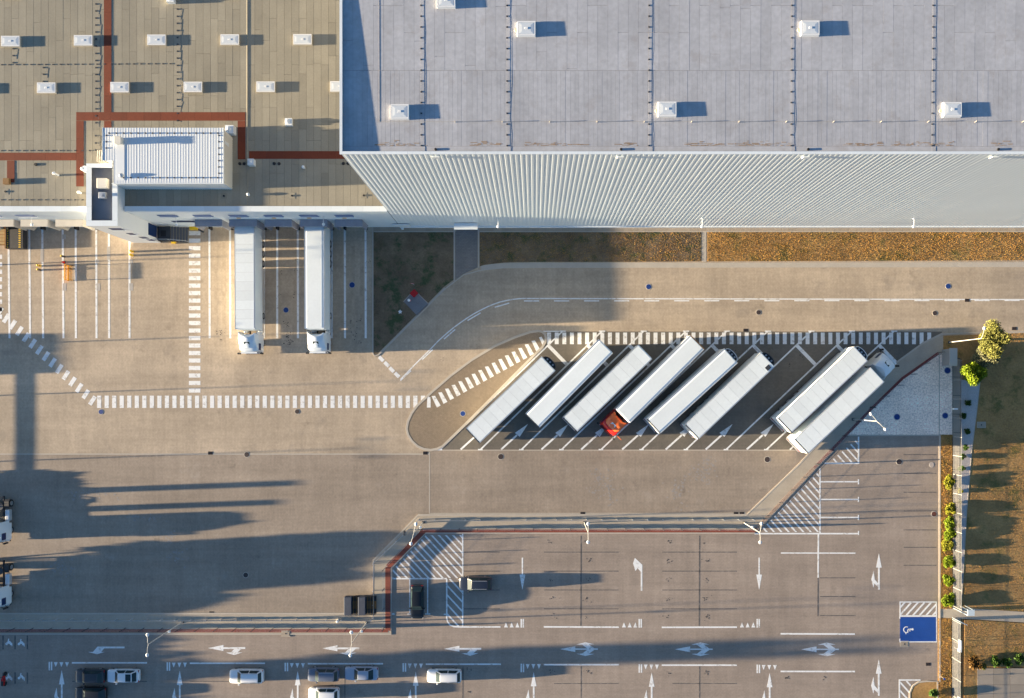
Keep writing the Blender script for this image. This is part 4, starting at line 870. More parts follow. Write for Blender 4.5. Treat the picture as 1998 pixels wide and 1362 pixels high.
# cars
def make_car(name, label, px, py, rz_, paint, L=4.4, Wd=1.8, H=1.48, suv=False, sedan=False, roof=None, glassroof=False, group='cars in the car park'):
    x, y, z = W(px, py); t = thing(name, label, 'car', (x, y, .01), rz_, group); w = Wd/2
    secs = [(.50,.66,.30,.42),(.485,.84,.22,.49),(.455,.93,.19,.54),(.40,.97,.18,.575),(.32,.99,.18,.60),(.20,1,.18,.635),(0,1,.18,.65),(-.2,1,.18,.655),(-.36,.99,.18,.66),(-.43,.96,.2,.655),(-.475,.90,.22,.62),(-.50,.74,.32,.52)]
    rings = []
    for fx, fw, zb, zt in secs:
        a = w*fw; zb *= 1.25; zt = zt*H + (.06 if suv else 0)
        half = [(a*.90,zb),(a,zb+.14),(a,zt-.14),(a*.965,zt-.05),(a*.86,zt-.01),(a*.5,zt+.012)]
        rings.append([(fx*L, p[0], p[1]) for p in half] + [(fx*L, -p[0], p[1]) for p in reversed(half)])
    MB().loft(rings).build('body', paint, t, 40)
    wb, wf, rf, rr, rbk = (.235,.10,.0,-.38,-.475) if suv else ((.20,.07,.0,-.22,-.38) if sedan else (.22,.08,.0,-.33,-.455))
    zb = .63*H + (.05 if suv else 0)
    def cr(fx, hw, z): return [(fx*L, hw, z), (fx*L, hw*.8, z+.02), (fx*L, -hw*.8, z+.02), (fx*L, -hw, z)]
    A = [(wb*L,w*.84,zb),(wf*L,w*.70,H-.03),(rr*L,w*.68,H-.04),(rbk*L,w*.84,zb)]
    cab = MB()
    L1 = [(wb*L, w*.80, zb), (wf*L, w*.66, H-.05), (-.12*L, w*.68, H), (rr*L, w*.64, H-.05), (rbk*L, w*.78, zb)]
    B1 = [(wb*L, w*.9, zb), (wf*L, w*.94, zb), (-.12*L, w*.95, zb), (rr*L, w*.93, zb), (rbk*L, w*.86, zb)]
    # greenhouse shell
    vs = []; 
    for p, b in zip(L1, B1): vs += [(b[0], b[1], b[2]-.05), (p[0], p[1], p[2]), (p[0], p[1]*.6, p[2]+(.035 if p[2] > zb+.2 else .02)), (p[0], -p[1]*.6, p[2]+(.035 if p[2] > zb+.2 else .02)), (p[0], -p[1], p[2]), (b[0], -b[1], b[2]-.05)]
    fs = []
    for i in range(4):
        for j in range(5): fs.append((i*6+j, i*6+j+1, (i+1)*6+j+1, (i+1)*6+j))
    fs += [(0,5,4,3,2,1), (24,25,26,27,28,29)]
    cab.add(vs, fs); cab.build('cabin', roof or paint, t, 25)
    e = .012
    def pane(nm, q): 
        a = Vector(q[1])-Vector(q[0]); b = Vector(q[3])-Vector(q[0]); nn = a.cross(b).normalized(); c = sum((Vector(p) for p in q), Vector())/4
        if nn.dot(c-Vector((c.x*.6,0,zb-.3))) < 0: nn = -nn
        MB().loft([[tuple(Vector(p)-nn*.02) for p in q],[tuple(Vector(p)+nn*.022) for p in q]]).build(nm, M_carglass, t)
    def lerp(a,b,f): return tuple(a[k]+(b[k]-a[k])*f for k in range(3))
    fwL, fwR = (wb*L,w*.76,zb+.03),(wb*L,-w*.76,zb+.03); tL, tR = (wf*L,w*.62,H-.03),(wf*L,-w*.62,H-.03)
    pane('windscreen', [lerp(fwL,tL,.04), lerp(fwR,tR,.04), lerp(fwR,tR,.93), lerp(fwL,tL,.93)])
    bL, bR = (rbk*L,w*.74,zb+.03),(rbk*L,-w*.74,zb+.03); sL, sR = (rr*L,w*.60,H-.03),(rr*L,-w*.60,H-.03)
    pane('rear_window', [lerp(bL,sL,.12), lerp(bR,sR,.12), lerp(bR,sR,.9), lerp(bL,sL,.9)])
    for s in (-1,1):
        def sp(fx0, fx1, i0, i1):
            return None
        q = [(wb*L*.80, s*w*.915, zb+.02),(-.11*L, s*w*.935, zb+.02),(-.11*L, s*w*.70, H-.07),(wf*L*.80, s*w*.69, H-.09)]; pane('side_window', q)
        q = [(-.135*L, s*w*.935, zb+.02),(rbk*L*.86, s*w*.90, zb+.02),(rr*L*.92, s*w*.67, H-.10),(-.135*L, s*w*.70, H-.07)]; pane('side_window', q)
        MB().bbox(wb*L-.30,wb*L-.10,s*(w+.07)-.09,s*(w+.07)+.09,zb-.02,zb+.13,.03).build('mirror', paint, t)
        MB().loft([[(.455*L,s*w*.55,.44*H),(.455*L,s*w*.9,.44*H),(.455*L,s*w*.9,.53*H),(.455*L,s*w*.55,.53*H)],[(.496*L,s*w*.5,.40*H),(.478*L,s*w*.84,.42*H),(.475*L,s*w*.84,.50*H),(.490*L,s*w*.5,.47*H)]]).build('headlight', M_lite, t)
        MB().box(-.492*L,-.455*L,s*w*.74-.13,s*w*.74+.13,.50*H,.60*H).build('tail_light', M_tail, t)
        wheel(t, .295*L, s*(w-.11), .33, .21); wheel(t, -.295*L, s*(w-.11), .33, .21)
    if glassroof: MB().box(rr*L+.05,-.16*L,-w*.55,w*.55,H+.02,H+.042).build('glass_roof', M_carglass, t)
    if suv:
        for s in (-1,1): MB().box(rr*L+.1,wf*L-.1,s*w*.60-.02,s*w*.60+.02,H+.01,H+.05).build('roof_rail', M_alu, t)
    return t
def paintm(n, c): return mat(n, c, .28, coat=.5, spec=.5)
P_wh = paintm('car_white', (.74,.75,.76)); P_gr = paintm('car_graphite', (.02,.027,.045)); P_bk = paintm('car_black', (.008,.009,.010))
P_bl = paintm('car_slate_blue', (.36,.39,.47)); P_db = paintm('car_dark_blue_grey', (.13,.15,.20)); P_bk2 = paintm('car_charcoal', (.022,.025,.03))
PI = math.pi
make_car('parked_car','graphite grey estate car beside the hatched triangle, alone in its row',928.5,1136,PI,P_gr,4.35,1.8,1.6,True)
make_car('parked_car','black car standing nose down in the narrow bay beside the hatched triangle',816,1171.5,-PI/2,P_bk,4.55,1.75,1.5)
make_car('parked_car','white hatchback with dark glass rear roof in the shaded row, leftmost white car',246,1315,PI,P_wh,4.35,1.75,1.5,glassroof=True)
make_car('parked_car','charcoal car in deep shade just left of the leftmost white hatchback',182,1315.5,PI,P_bk2,4.0,1.75,1.55)
make_car('parked_car','black car cut by bottom edge at the far lower left',183,1350,PI,P_bk,4.2,1.8,1.5)
make_car('parked_car','white estate car standing alone between two lane arrows',485,1315.5,PI,P_wh,4.55,1.85,1.6,True)
make_car('parked_car','dark blue grey off-roader nose to tail with a slate blue saloon',634,1312,PI,P_db,4.2,1.75,1.7,True)
make_car('parked_car','slate blue saloon behind the dark off-roader under the lamp heads',707.5,1310.5,PI,P_bl,4.5,1.75,1.46,sedan=True,glassroof=False)
make_car('parked_car','white off-roader at bottom edge below the dark off-roader',635,1350,PI,P_wh,4.1,1.75,1.7,True)
make_car('parked_car','white car at the right end of the parked row, by the black tyre marks',868,1315,PI,P_wh,4.6,1.78,1.55,True)
mc = thing('motorcycle','dark red motorcycle parked on a symbol at the lower left edge','motorcycle',W(13,1323),PI/2)
for xx in (.65,-.65): MB().tube((xx,-.06,.31),(xx,.06,.31),.31,n=14).build('wheel', M_black, mc)
MB().loft([[(.5,-.08,.45),(.5,.08,.45),(.5,.08,.8),(.5,-.08,.8)],[(0,-.17,.4),(0,.17,.4),(0,.15,.95),(0,-.15,.95)],[(-.75,-.1,.6),(-.75,.1,.6),(-.75,.1,.85),(-.75,-.1,.85)]]).build('frame', M_tail, mc)
MB().tube((.45,-.38,1.0),(.45,.38,1.0),.025,n=6).build('handlebar', M_black, mc); MB().bbox(-.75,-.05,-.14,.14,.84,.94,.03).build('saddle', M_black, mc)

# ------------------------------------------------------------------ lamps, rails, fences, street furniture
M_lampgrey = mat('lamp_grey', (.50,.49,.46), .5)
def lamp_head(parent, p, d):
    """flat bell shaped luminaire at the end of an arm"""
    d = Vector(d).normalized(); s = Vector((-d.y, d.x, 0)); p = Vector(p)
    def ring(k, r, z): return [tuple(p + d*(k + r*math.cos(a)) + s*(r*.85*math.sin(a)) + Vector((0,0,z))) for a in (2*PI*i/12 for i in range(12))]
    h = MB().loft([ring(.2,.20,-.08), ring(.22,.235,-.02), ring(.22,.21,.04), ring(.2,.11,.09)]).build('lamp_head', M_white, parent, 40)
    MB().loft([ring(.22,.09,.088), ring(.22,.07,.12)]).build('photocell', M_rim, h)
def lamp_post(label, px, py, h, arms, extra=True):
    t = thing('lamp_post', label, 'lamp post', W(px,py), 0, 'lamp posts')
    MB().box(-.17,.17,-.17,.17,.0,.08).build('base_plate', M_dsteel, t)
    MB().tube((0,0,.06),(0,0,h),.07,.042,10).build('pole', M_lampgrey, t, 40)
    for a in arms:
        q = (a[0], a[1], h+.12); mb = MB().tube((0,0,h-.1),(a[0]*.35,a[1]*.35,h+.08),.035,n=7).tube((a[0]*.35,a[1]*.35,h+.08),q,.03,n=7); mb.build('arm', M_lampgrey, t)
        lamp_head(t, q, (a[0],a[1],0))
    if extra: MB().bbox(.06,.32,-.14,.14,h*.45,h*.45+.2,.03).tube((0,0,h*.45+.1),(.1,0,h*.45+.1),.04,n=6).build('camera_box', M_white, t)
up, dn = (0.05,1.05), (0,-1.05)
lamp_post('double headed white lamp post on the walkway at the shaded lower left', 357,1213, 9.5, [(.0,1.0),(-.03,-1.05)])
lamp_post('double headed white lamp post with camera box over the lower left turn arrow', 716,1214, 8.8, [(.0,1.15),(-.1,-1.25)])
lamp_post('double headed white lamp post at the bend above the hatched triangle', 826,1019, 8.5, [(.25,1.0),(-.25,-1.0)])
lamp_post('double headed white lamp post midway along the upper fence', 1140,1019.5, 7.6, [(.0,.9),(.0,-.95)], False)
lamp_post('double headed white lamp post at the tip of the right hatched triangle', 1451.5,1020, 7.5, [(.12,.95),(.0,-.95)])
lamp_post('double headed white lamp post leaning over the pale gravel bed', 1664,818, 7.4, [(-.65,.75),(.85,-.85)])
lamp_post('single headed white lamp post standing by the trees at the road corner', 1852,668, 7.6, [(.25,1.05)], False)
def polyline_pts(pts, step):
    out = []
    for a, b in zip(pts, pts[1:]):
        l = math.hypot(b[0]-a[0], b[1]-a[1]); n = max(1, round(l/step))
        out += [(a[0]+(b[0]-a[0])*i/n, a[1]+(b[1]-a[1])*i/n) for i in range(n)]
    return out + [pts[-1]]
post_me = MB().box(-.05,.05,-.05,.05,0,.78).mesh('post', M_steel)
def guard_rail(label, a, b, spacing=29.0, z=.05):
    A, B = Vector(W(*a)), Vector(W(*b)); d = B-A; L = d.length; t = thing('guard_rail', label, 'guard rail', (A.x,A.y,z), math.atan2(d.y,d.x), 'guard rails along the walkway')
    MB().loft([[(x,-.07,.45),(x,-.10,.52),(x,-.06,.60),(x,-.10,.68),(x,-.07,.76),(x,-.05,.76),(x,-.05,.45)] for x in (0,L)]).build('rail', M_steel, t)
    n = max(1, round(L/(spacing/14.5)))
    for i in range(n+1): obj('post', post_me, t, (min(max(L*i/n,.06),L-.06), .01, 0))
guard_rail('galvanised guard rail along the lower left walkway', (-150,1207.5),(727,1207.5))
guard_rail('short galvanised guard rail beside the slatted skip', (729.5,1205),(729.5,1098))
guard_rail('slanted galvanised guard rail at the walkway bend', (730.5,1096),(818,1013))
guard_rail('long galvanised guard rail above the car park fence', (820,1013.5),(1470,1013.5))
fpost = MB().box(-.03,.03,-.03,.03,0,1.75).mesh('post', M_dsteel)
def mesh_panel(L, h=1.6):
    m = MB()
    if h > 2:
        n = int(L/.075)
        for i in range(n+1): m.box(L*i/n-.008, L*i/n+.008, -.006, .006, .06, h)
        for z in (.1,.75,1.4,h-.02): m.box(0, L, -.02, -.007, z-.012, z+.012)
        return m.mesh('mesh_panel', mat('fence_grey', (.22,.215,.205), .7))
    n = int(L/.14)
    for i in range(n+1): m.box(L*i/n-.003, L*i/n+.003, -.003, .003, .08, h)
    for z in (.1,.5,.9,1.3,h-.02): m.box(0, L, -.009, -.003, z-.006, z+.006)
    return m.mesh('mesh_panel', M_steel)
PANELS = {}
def fence(label, a, b, spacing=36.5, z=.06, h=1.6, group='wire mesh fences', postm=None):
    A, B = Vector(W(*a)), Vector(W(*b)); d = B-A; L = d.length; t = thing('mesh_fence', label, 'fence', (A.x,A.y,z), math.atan2(d.y,d.x), group)
    n = max(1, round(L/(spacing/14.5))); s = L/n; key = (round(s,2), h)
    if key not in PANELS: PANELS[key] = mesh_panel(round(s,2)-.06, h)
    for i in range(n+1): obj('post', postm or fpost, t, (L*i/n, 0, 0))
    for i in range(n): obj('mesh_panel', PANELS[key], t, (L*i/n+.03, 0, 0))
fence('wire fence along the lower left brick strip', (-150,1225),(750,1225))
fence('wire fence on the short walkway leg beside the hatched area', (750.5,1223.5),(750.5,1109))
fence('slanted wire fence at the walkway bend', (751.5,1107.5),(823,1032))
fence('long wire fence along the red brick strip above the car park', (825,1031),(1472,1031))
fence('slanted wire fence between truck bays and right hatched triangle', (1473,1030),(1590,906))
fence('slanted wire fence along the pale gravel bed', (1591,905),(1697,795))
fence('curved end of wire fence by the road corner', (1698,794),(1830,688))
gpost = MB().box(-.03,.03,-.03,.03,0,2.2).mesh('post', mat('fence_grey2', (.38,.37,.35), .6))
fence('tall pale fence beside the planting strip, upper run', (1859.5,705),(1859.5,1182), 36.2, .03, 2.1, 'boundary fences', gpost)
fence('tall pale fence beside the planting strip, lower run', (1857.5,1208),(1857.5,1430), 36.2, .03, 2.1, 'boundary fences', gpost)
gt = thing('pedestrian_gate','pale blue pedestrian gate standing open at the path','gate',W(1859,1186))
M_gate = mat('gate_blue',(.50,.58,.63),.4)
for i in range(9): MB().box(.02+i*.11,.05+i*.11,-.02-i*.045,.02-i*.045,.05,2.1).build('bar',M_gate,gt)
MB().tube((0,0,2.1),(1.0,-.42,2.1),.04,n=6).tube((0,0,.1),(1.0,-.42,.1),.04,n=6).build('gate_frame',M_gate,gt)
gt2 = thing('turnstile','pale metal turnstile cage beside the open gate','turnstile',W(1871,1186.5)); 
MB().box(-.05,.85,-.4,.4,2.15,2.25).build('roof_plate',M_gate,gt2)
for q in ((0,-.35),(0,.35),(.8,-.35),(.8,.35)): MB().box(q[0]-.04,q[0]+.04,q[1]-.04,q[1]+.04,0,2.15).build('post',M_gate,gt2)
gs = thing('side_gate','pale blue side gate at the lower fence end','gate',W(1857,1205))
for i in range(9): MB().box(.02+i*.11,.05+i*.11,-.02-i*.045,.02-i*.045,.05,2.0).build('bar',M_gate,gs)
MB().tube((0,0,2.0),(1.0,-.42,2.0),.045,n=6).build('gate_frame',M_gate,gs)
# manholes and grates
def round_cover(label, px, py, r, m, z=.03, ring=None):
    o = thing('manhole_cover', label, 'manhole', (*W(px,py)[:2], z-.01), 0, 'manhole covers')
    MB().loft([[(rr*math.cos(a),rr*math.sin(a),zz) for a in (2*PI*i/24 for i in range(24))] for rr,zz in ((r*1.22,-.01),(r*1.2,.004))]).build('ring', ring or M_kerb, o)
    MB().cyl(0,0,.002,.01,r,n=24).build('lid', m, o)
bl, dk = M_bluecover, M_darkcover
for px, py, r, m, lab in (
    (687,556,.36,bl,'blue manhole cover in the empty dock bay beside the lawn'),(558,605,.34,bl,'blue manhole cover between the two dock trucks'),
    (1265.5,559.5,.33,bl,'blue manhole cover in the road above the third bay trailer'),(1850,558.5,.33,bl,'blue manhole cover at the right end of the road'),
    (903,807,.33,bl,'blue manhole cover on the oval island'),(1750,813.5,.38,bl,'blue manhole cover in the middle of the pale gravel bed'),
    (1848.5,723,.38,bl,'blue manhole cover near the trees beside the fence'),(1844,811,.36,bl,'blue manhole cover at the lower corner of the gravel beside the fence'),
    (197,803.5,.30,bl,'blue manhole cover under the left end of the long crossing'),(580,803,.30,dk,'dark manhole cover just under the middle of the long crossing'),
    (481.5,887,.33,dk,'dark manhole cover on the paving joint of the lower yard'),(977,891,.36,dk,'dark manhole cover below the second bay arrow'),
    (1497,896.5,.36,dk,'dark manhole cover below the right end of the bays'),(1480,609.5,.30,dk,'dark manhole cover in the road lane above the empty bay'),
    (1824,611,.30,dk,'dark manhole cover in the lane at the right end of the road'),(1754.5,901,.36,dk,'dark manhole cover in the car park corner below the gravel'),
    (479.5,1122,.33,dk,'dark manhole cover in the shaded lower yard'),(1822.5,1003,.33,mat('rust_cover',(.12,.045,.035),.7),'rust red manhole cover at the kerb of the planting strip'),
    (1818,907,.30,mat('pale_cover',(.42,.36,.32),.8),'pale manhole cover near the top of the planting strip')):
    round_cover(lab, px, py, r, m, .041 if px == 903 else (.045 if px > 1700 and py in (813.5,723,811) else .021), M_patch if m is not dk else M_kerb)
def grate(label, px, py, w=.62, d=.42):
    o = thing('drain_grate', label, 'drain grate', (*W(px,py)[:2], .012), 0, 'drain grates')
    MB().box(-w/2,w/2,-d/2,d/2,-.01,.006).build('frame', M_black, o)
    for i in range(6): MB().box(-w/2+.05+i*(w-.1)/5.5,-w/2+.08+i*(w-.1)/5.5,-d/2+.03,d/2-.03,.007,.014).build('bar', M_darkcover, o)
for px, py, lab in ((410.5,884,'drain grate on the joint at the left of the lower yard'),(830,884,'drain grate at the foot of the oval island'),(1137,1002,'drain grate by the kerb above the middle lamp post'),
    (1436,1002,'left drain grate of the pair at the slanted kerb'),(1447.5,1002,'right drain grate of the pair at the slanted kerb'),(413,1196,'drain grate at the kerb of the shaded lower left walkway'),
    (1455,644.5,'drain grate at the road edge above the bays'),(1979,641,'drain grate at the kerb of the lawn by the right edge'),(1887,586,'drain grate in the road near the right edge'),(1811,1296,'drain grate below the blue accessible bay')): grate(lab, px, py)
for px, py, lab in ((1914.5,829,'concrete cover with white frame in the right lawn'),(1764.5,1256.5,'concrete cover at the foot of the blue bay'),(558,1236,'concrete cover in the lower left brick strip')):
    o = thing('concrete_cover', lab, 'cover', (*W(px,py)[:2],.03 if px > 1800 else (.05 if px < 600 else -.01))); MB().box(-.6,.6,-.42,.42,-.03,.02).build('frame',M_walk,o); MB().box(-.48,.48,-.32,.32,.021,.035).build('slab',M_apron,o); MB().cyl(0,0,.03,.05,.09,n=10).build('lifting_hole',M_black,o)
# yellow barrier
br = thing('pedestrian_barrier','yellow steel barrier standing on a dock bay line','barrier',W(136,533))
for s in (-1,1): MB().tube((-.35,s*.95,.06),(.45,s*.95,.06),.05,n=6).build('foot', M_orange, br); MB().tube((-.1,s*1.0,.06),(-.1,s*1.0,1.0),.045,n=6).build('upright', M_orange, br)
MB().box(-.15,-.05,-1.08,1.08,.86,1.02).build('top_rail', M_orange, br); MB().box(-.15,-.05,-1.08,1.08,.10,.24).build('bottom_rail', M_orange, br)
for i in range(11): MB().tube((-.1,-.95+i*.19,.2),(-.1,-.95+i*.19,.9),.018,n=5).build('picket', M_orange, br)
for k in range(3): MB().tube((.05+k*.14,-1.0,.18-k*.05),(.05+k*.14,1.0,.18-k*.05),.03,n=5).build('base_bar', M_orange, br)
def bollard(label, px, py, m, h=.75, r=.13):
    t = thing('bollard', label, 'bollard', W(px,py), 0, 'bollards on the docks'); MB().cyl(0,0,0,h,r,n=12).build('post', m, t); MB().dome(0,0,h-.004,r,.08,n=12).build('cap', m if m is not M_dsteel else M_yellow, t); MB().cyl(0,0,h*.5,h*.62,r+.006,n=12).build('band', M_black, t)
bollard('yellow bollard beside a dock line below the stair tower, upper of a pair',259.5,491,M_yellow); bollard('yellow bollard beside a dock line below the stair tower, lower of a pair',259,498.5,M_yellow)
bollard('yellow bollard at the third dock line from the left',79.5,519,M_yellow); bollard('dark bollard with yellow cap just under the leftmost yellow bollard',79,527,M_dsteel,.7); bollard('dark bollard with yellow cap above the yellow barrier',126,501,M_dsteel,.8)
cn = thing('marker_cone','small dark red marker above the yellow barrier','marker',W(125,512)); MB().cyl(0,0,0,.55,.16,.05,n=12).build('cone',M_tail,cn); MB().box(-.2,.2,-.2,.2,0,.04).build('foot',M_black,cn)
dl = thing('dock_ramp','dark dock ramp with yellow and black striped edges at the left docks','ramp',W(37,466))
MB().box(-1.1,1.1,-1.45,1.45,.0,.9).build('deck', M_chas, dl)
for s in (-.85,.55):
    for i in range(9): MB().box(s-.13 if s<0 else s,s if s<0 else s+.26,-1.35+i*.3,-1.21+i*.3,.901,.915).build('hazard_stripe', M_yellow, dl)
MB().box(-1.3,-1.12,-1.45,1.2,0,.95).build('wooden_side', M_wood, dl)
lb = thing('wooden_crate','tan wooden crate at the far left dock','crate',W(6,463)); MB().box(-.75,.75,-1.1,1.1,0,.12).build('base',M_wood,lb)
for i in range(5): MB().box(-.75,.75,-1.1+i*.45,-.74+i*.45,.8,.84).build('plank',mat('pale_wood',(.42,.29,.13),.8,var=.1,vscale=2),lb)
for q in ((-.7,-1.05),(.6,-1.05),(-.7,.95),(.6,.95)): MB().box(q[0],q[0]+.1,q[1],q[1]+.1,.12,.8).build('post',M_wood,lb)
# slatted skip
sk = thing('slatted_skip','dark slatted skip trailer with two tarp panels beside the guard rail','skip',W(706,1178))
MB().box(-2.05,2.05,-1.2,1.2,.35,.5).build('bed', M_chas, sk)
for x0, x1 in ((-2.1,-1.12),(-.22,.72)): MB().bbox(x0,x1,-1.22,1.22,.5,1.3,.05).build('tarp_panel', M_tarp, sk)
for x0, n in ((-1.05,5),(.82,7)):
    for i in range(n): MB().box(x0+i*.17,x0+.05+i*.17,-1.2,1.2,.95,1.05).build('slat', M_wood if i%2 else M_chas, sk)
for yy in (-1.2,1.14): MB().box(-2.05,2.05,yy,yy+.06,.84,.94).build('side_rail', M_chas, sk)
MB().box(-2.05,2.05,-.5,.5,.51,.6).build('planks', M_wood, sk)
for xx in (-.6,.6):
    for s in (-1,1): MB().tube((xx,s*.95,.35),(xx,s*1.15,.35),.35,n=12).build('wheel', M_black, sk)
# hydrant pad
hp = struct(quad('hydrant_pad', [(788,588.5),(808,566),(836.5,594),(814,616)], None, M_darkroof, .045)); 
band('kerb', [(787.4,588.7),(808,565.4),(837.2,594)], -.6, .6, .055, M_kerb, hp)
hb = thing('hydrant_box','red box cover on the dark pad in the shaded lawn','cabinet',(*W(808.5,573)[:2],.04),R(45)); MB().bbox(-.39,.39,-.36,.36,0,.35,.04).build('cabinet',M_tail,hb); MB().box(-.42,.42,-.39,.39,.36,.4).build('lid',M_tail,hb)
hy = thing('hydrant','white topped hydrant standing on the dark pad','hydrant',(*W(799.5,587)[:2],.04)); MB().cyl(0,0,0,.7,.13,n=12).build('barrel',M_redp,hy); MB().dome(0,0,.69,.2,.16,n=12).build('cap',M_white,hy); MB().tube((-.22,0,.5),(.22,0,.5),.06,n=8).build('nozzle',M_redp,hy)
sp = thing('hydrant_sign','small red and white sign on a post above the red box','sign',(*W(808,556)[:2],.03)); MB().tube((0,0,0),(0,0,1.6),.03,n=6).build('post',M_steel,sp); MB().box(-.22,.22,-.03,.0,1.3,1.7).build('plate',M_redp,sp); MB().box(-.12,.12,-.05,-.031,1.4,1.6).build('plate_mark',M_white,sp)
star = MB(); star.prism([(.30*(1 if i%2==0 else .55)*math.cos(R(90+36*i)),.30*(1 if i%2==0 else .55)*math.sin(R(90+36*i))) for i in range(10)],0,.12)
tag(star.build('white_star', M_white, loc=(*W(781,608.5)[:2],.03)),'white star shaped cover lying in the shaded lawn','cover')
# small items on the right
cb = thing('utility_shelter','grey flat roofed utility shelter at the road corner by the fence','shelter',(*W(1844,698)[:2],.03)); MB().box(-.42,.42,-1.1,1.1,0,2.0).build('cabinet',mat('shelter_grey',(.26,.27,.27),.6),cb); MB().box(-.5,.5,-1.18,1.18,2.0,2.1).build('roof',mat('shelter_grey2',(.36,.37,.36),.5),cb); MB().box(-.36,.36,-1.12,-1.1,.1,1.8).build('door',M_steel,cb)
for px, py, w, d, h, lab in ((1852,797.5,.55,.2,1.2,'small white meter box on the fence beside the gravel'),(1862,1251,.2,1.2,1.2,'white panel fixed to the lower boundary fence'),(1861,1262,.3,.4,1.2,'small white box under the panel on the lower boundary fence'),(1860.5,1356,.25,.6,1.2,'white panel at the bottom edge of the boundary fence'),(787,447.5,.3,.3,.5,'small white post at the wall beside the path')):
    t = thing('meter_box', lab, 'box', W(px,py)); MB().bbox(-w/2,w/2,-d/2,d/2,h,h+.5,.02).build('cabinet',M_white,t); MB().box(-.03,.03,-.03,.03,0,h).build('post',M_steel,t)
bs = thing('blue_sign','small blue sign on a post in the lower planting strip','sign',W(1835,1319.5)); MB().tube((0,0,0),(0,0,1.0),.025,n=6).build('post',M_steel,bs); MB().box(-.12,.12,-.12,.12,1.0,1.04).build('plate',M_blue,bs)
wcn = thing('white_bin','small round white bollard cap on the lower walkway','bollard',W(660.5,1210)); MB().cyl(0,0,.05,.6,.17,n=12).build('post',M_white,wcn); MB().dome(0,0,.6,.19,.1,n=12).build('cap',M_white,wcn)
db = thing('dog_sign','small dark sign board on the slanted guard rail','sign',W(791,1038)); MB().box(-.09,.09,-.3,.3,.5,1.0).build('board',M_dsteel,db); MB().box(-.03,.03,-.03,.03,0,.5).build('post',M_steel,db)

# ------------------------------------------------------------------ vegetation
def leaves(n, lumps, size, seed, flat=.5):
    rnd = random.Random(seed); mb = MB()
    tot = sum(l[3]**2 for l in lumps)
    for (cx,cy_,cz,r,rz_) in lumps:
        k = int(n*r*r/tot)
        for i in range(k):
            th = rnd.uniform(0,2*PI); u = rnd.uniform(-.75,1); rad = r*(rnd.random()**.35)*rnd.uniform(.8,1.12); q = math.sqrt(1-min(1,u*u))
            c = Vector((cx+rad*q*math.cos(th), cy_+rad*q*math.sin(th), cz+rz_*rad/r*u))
            if c.z < .03: c.z = .03+rnd.random()*.1
            s = size*rnd.uniform(.6,1.4); a = Vector((rnd.gauss(0,1),rnd.gauss(0,1),rnd.gauss(0,flat))).normalized(); b = a.orthogonal(); b.rotate(Matrix.Rotation(rnd.uniform(0,2*PI),3,a)); d = a.cross(b)
            mb.add([c-b*s, c+d*s*.5+Vector((0,0,s*.12)), c+b*s, c-d*s*.5], [(0,1,2,3)])
    return mb
def lumps_for(r, h, n, seed, z0=.0):
    rnd = random.Random(seed); out = [(0,0,z0+h*.5,r*.62,h*.42)]
    for i in range(n):
        a = 2*PI*i/n+rnd.uniform(-.4,.4); d = r*rnd.uniform(.35,.72); out.append((d*math.cos(a),d*math.sin(a),z0+h*rnd.uniform(.35,.8),r*rnd.uniform(.28,.48),h*rnd.uniform(.2,.32)))
    return out
def mesh_raw(mb, name, m):
    me = bpy.data.meshes.new(name); me.from_pydata(mb.v, [], mb.f); me.materials.append(m); return me
def shrub(label, px, py, r, h, m, seed, n=420, name='shrub', group=None, size=.10, z=.03):
    x, y, _ = W(px,py); t = thing(name, label, 'shrub', (x,y,z), 0, group)
    obj('foliage', mesh_raw(leaves(n, lumps_for(r,h,6,seed), size, seed), 'foliage', m), t)
    st_ = MB()
    for a in range(4): st_.tube((0,0,0),(r*.4*math.cos(a*1.6+seed),r*.4*math.sin(a*1.6+seed),h*.6),.025,.012,5)
    st_.build('stem', M_bark, t); return t
def tree(label, px, py, h, r, m, seed, n=1800, size=.16, trunk_h=None, z=.02, lumps=9, group=None, name='tree'):
    x, y, _ = W(px,py); t = thing(name, label, 'tree', (x,y,z), 0, group); rnd = random.Random(seed); th = trunk_h or h*.35
    tr = MB().tube((0,0,0),(0,0,th),.02*h+.05,.014*h+.03,9).tube((0,0,th),(rnd.uniform(-.1,.1),rnd.uniform(-.1,.1),h*.8),.014*h+.03,.02,7)
    for i in range(6):
        a = 2*PI*i/6+rnd.uniform(-.4,.4); tr.tube((0,0,th*rnd.uniform(.7,1.3)),(r*.6*math.cos(a),r*.6*math.sin(a),th+(h-th)*rnd.uniform(.3,.7)),.01*h+.02,.015,6)
    tr.build('trunk', M_bark, t, 40)
    ls = [(a,b,c_,d,e) for a,b,c_,d,e in lumps_for(r, h-th, lumps, seed, th)]
    obj('crown', mesh_raw(leaves(n, ls, size, seed), 'crown', m), t); return t
tree('olive yellow tree at the road corner, topmost of three',1910,664,4.2,2.3,M_leafO,11,11000,.085,1.2)
tree('grey green tree in the middle of the road corner group',1907,693,3.0,2.1,M_leafS,12,9000,.085,1.0)
tree('bright green round tree at the bottom of the road corner group',1878,726,3.6,1.7,M_leafB,13,8000,.095,1.0)
for i,(px,py) in enumerate(((1886,786),(1877,810.5),(1885,842),(1881.5,873),(1875,890),(1874,914),(1871.5,957.5),(1871.5,980),(1871.5,1003.5),(1871,1025.5))):
    lab = ['small round green shrub in the gravel strip, %s from the top' % w for w in ('first','second','third','fourth','fifth','sixth','seventh','eighth','ninth','tenth')][i]
    shrub(lab, px, py, (.5,.55,.55,.42,.45,.45,.36,.3,.3,.28)[i], (.6 if i < 6 else .35), M_leafG if i != 6 else M_leafY, 30+i, 800, 'round_shrub', 'round shrubs in the gravel strip', .06)
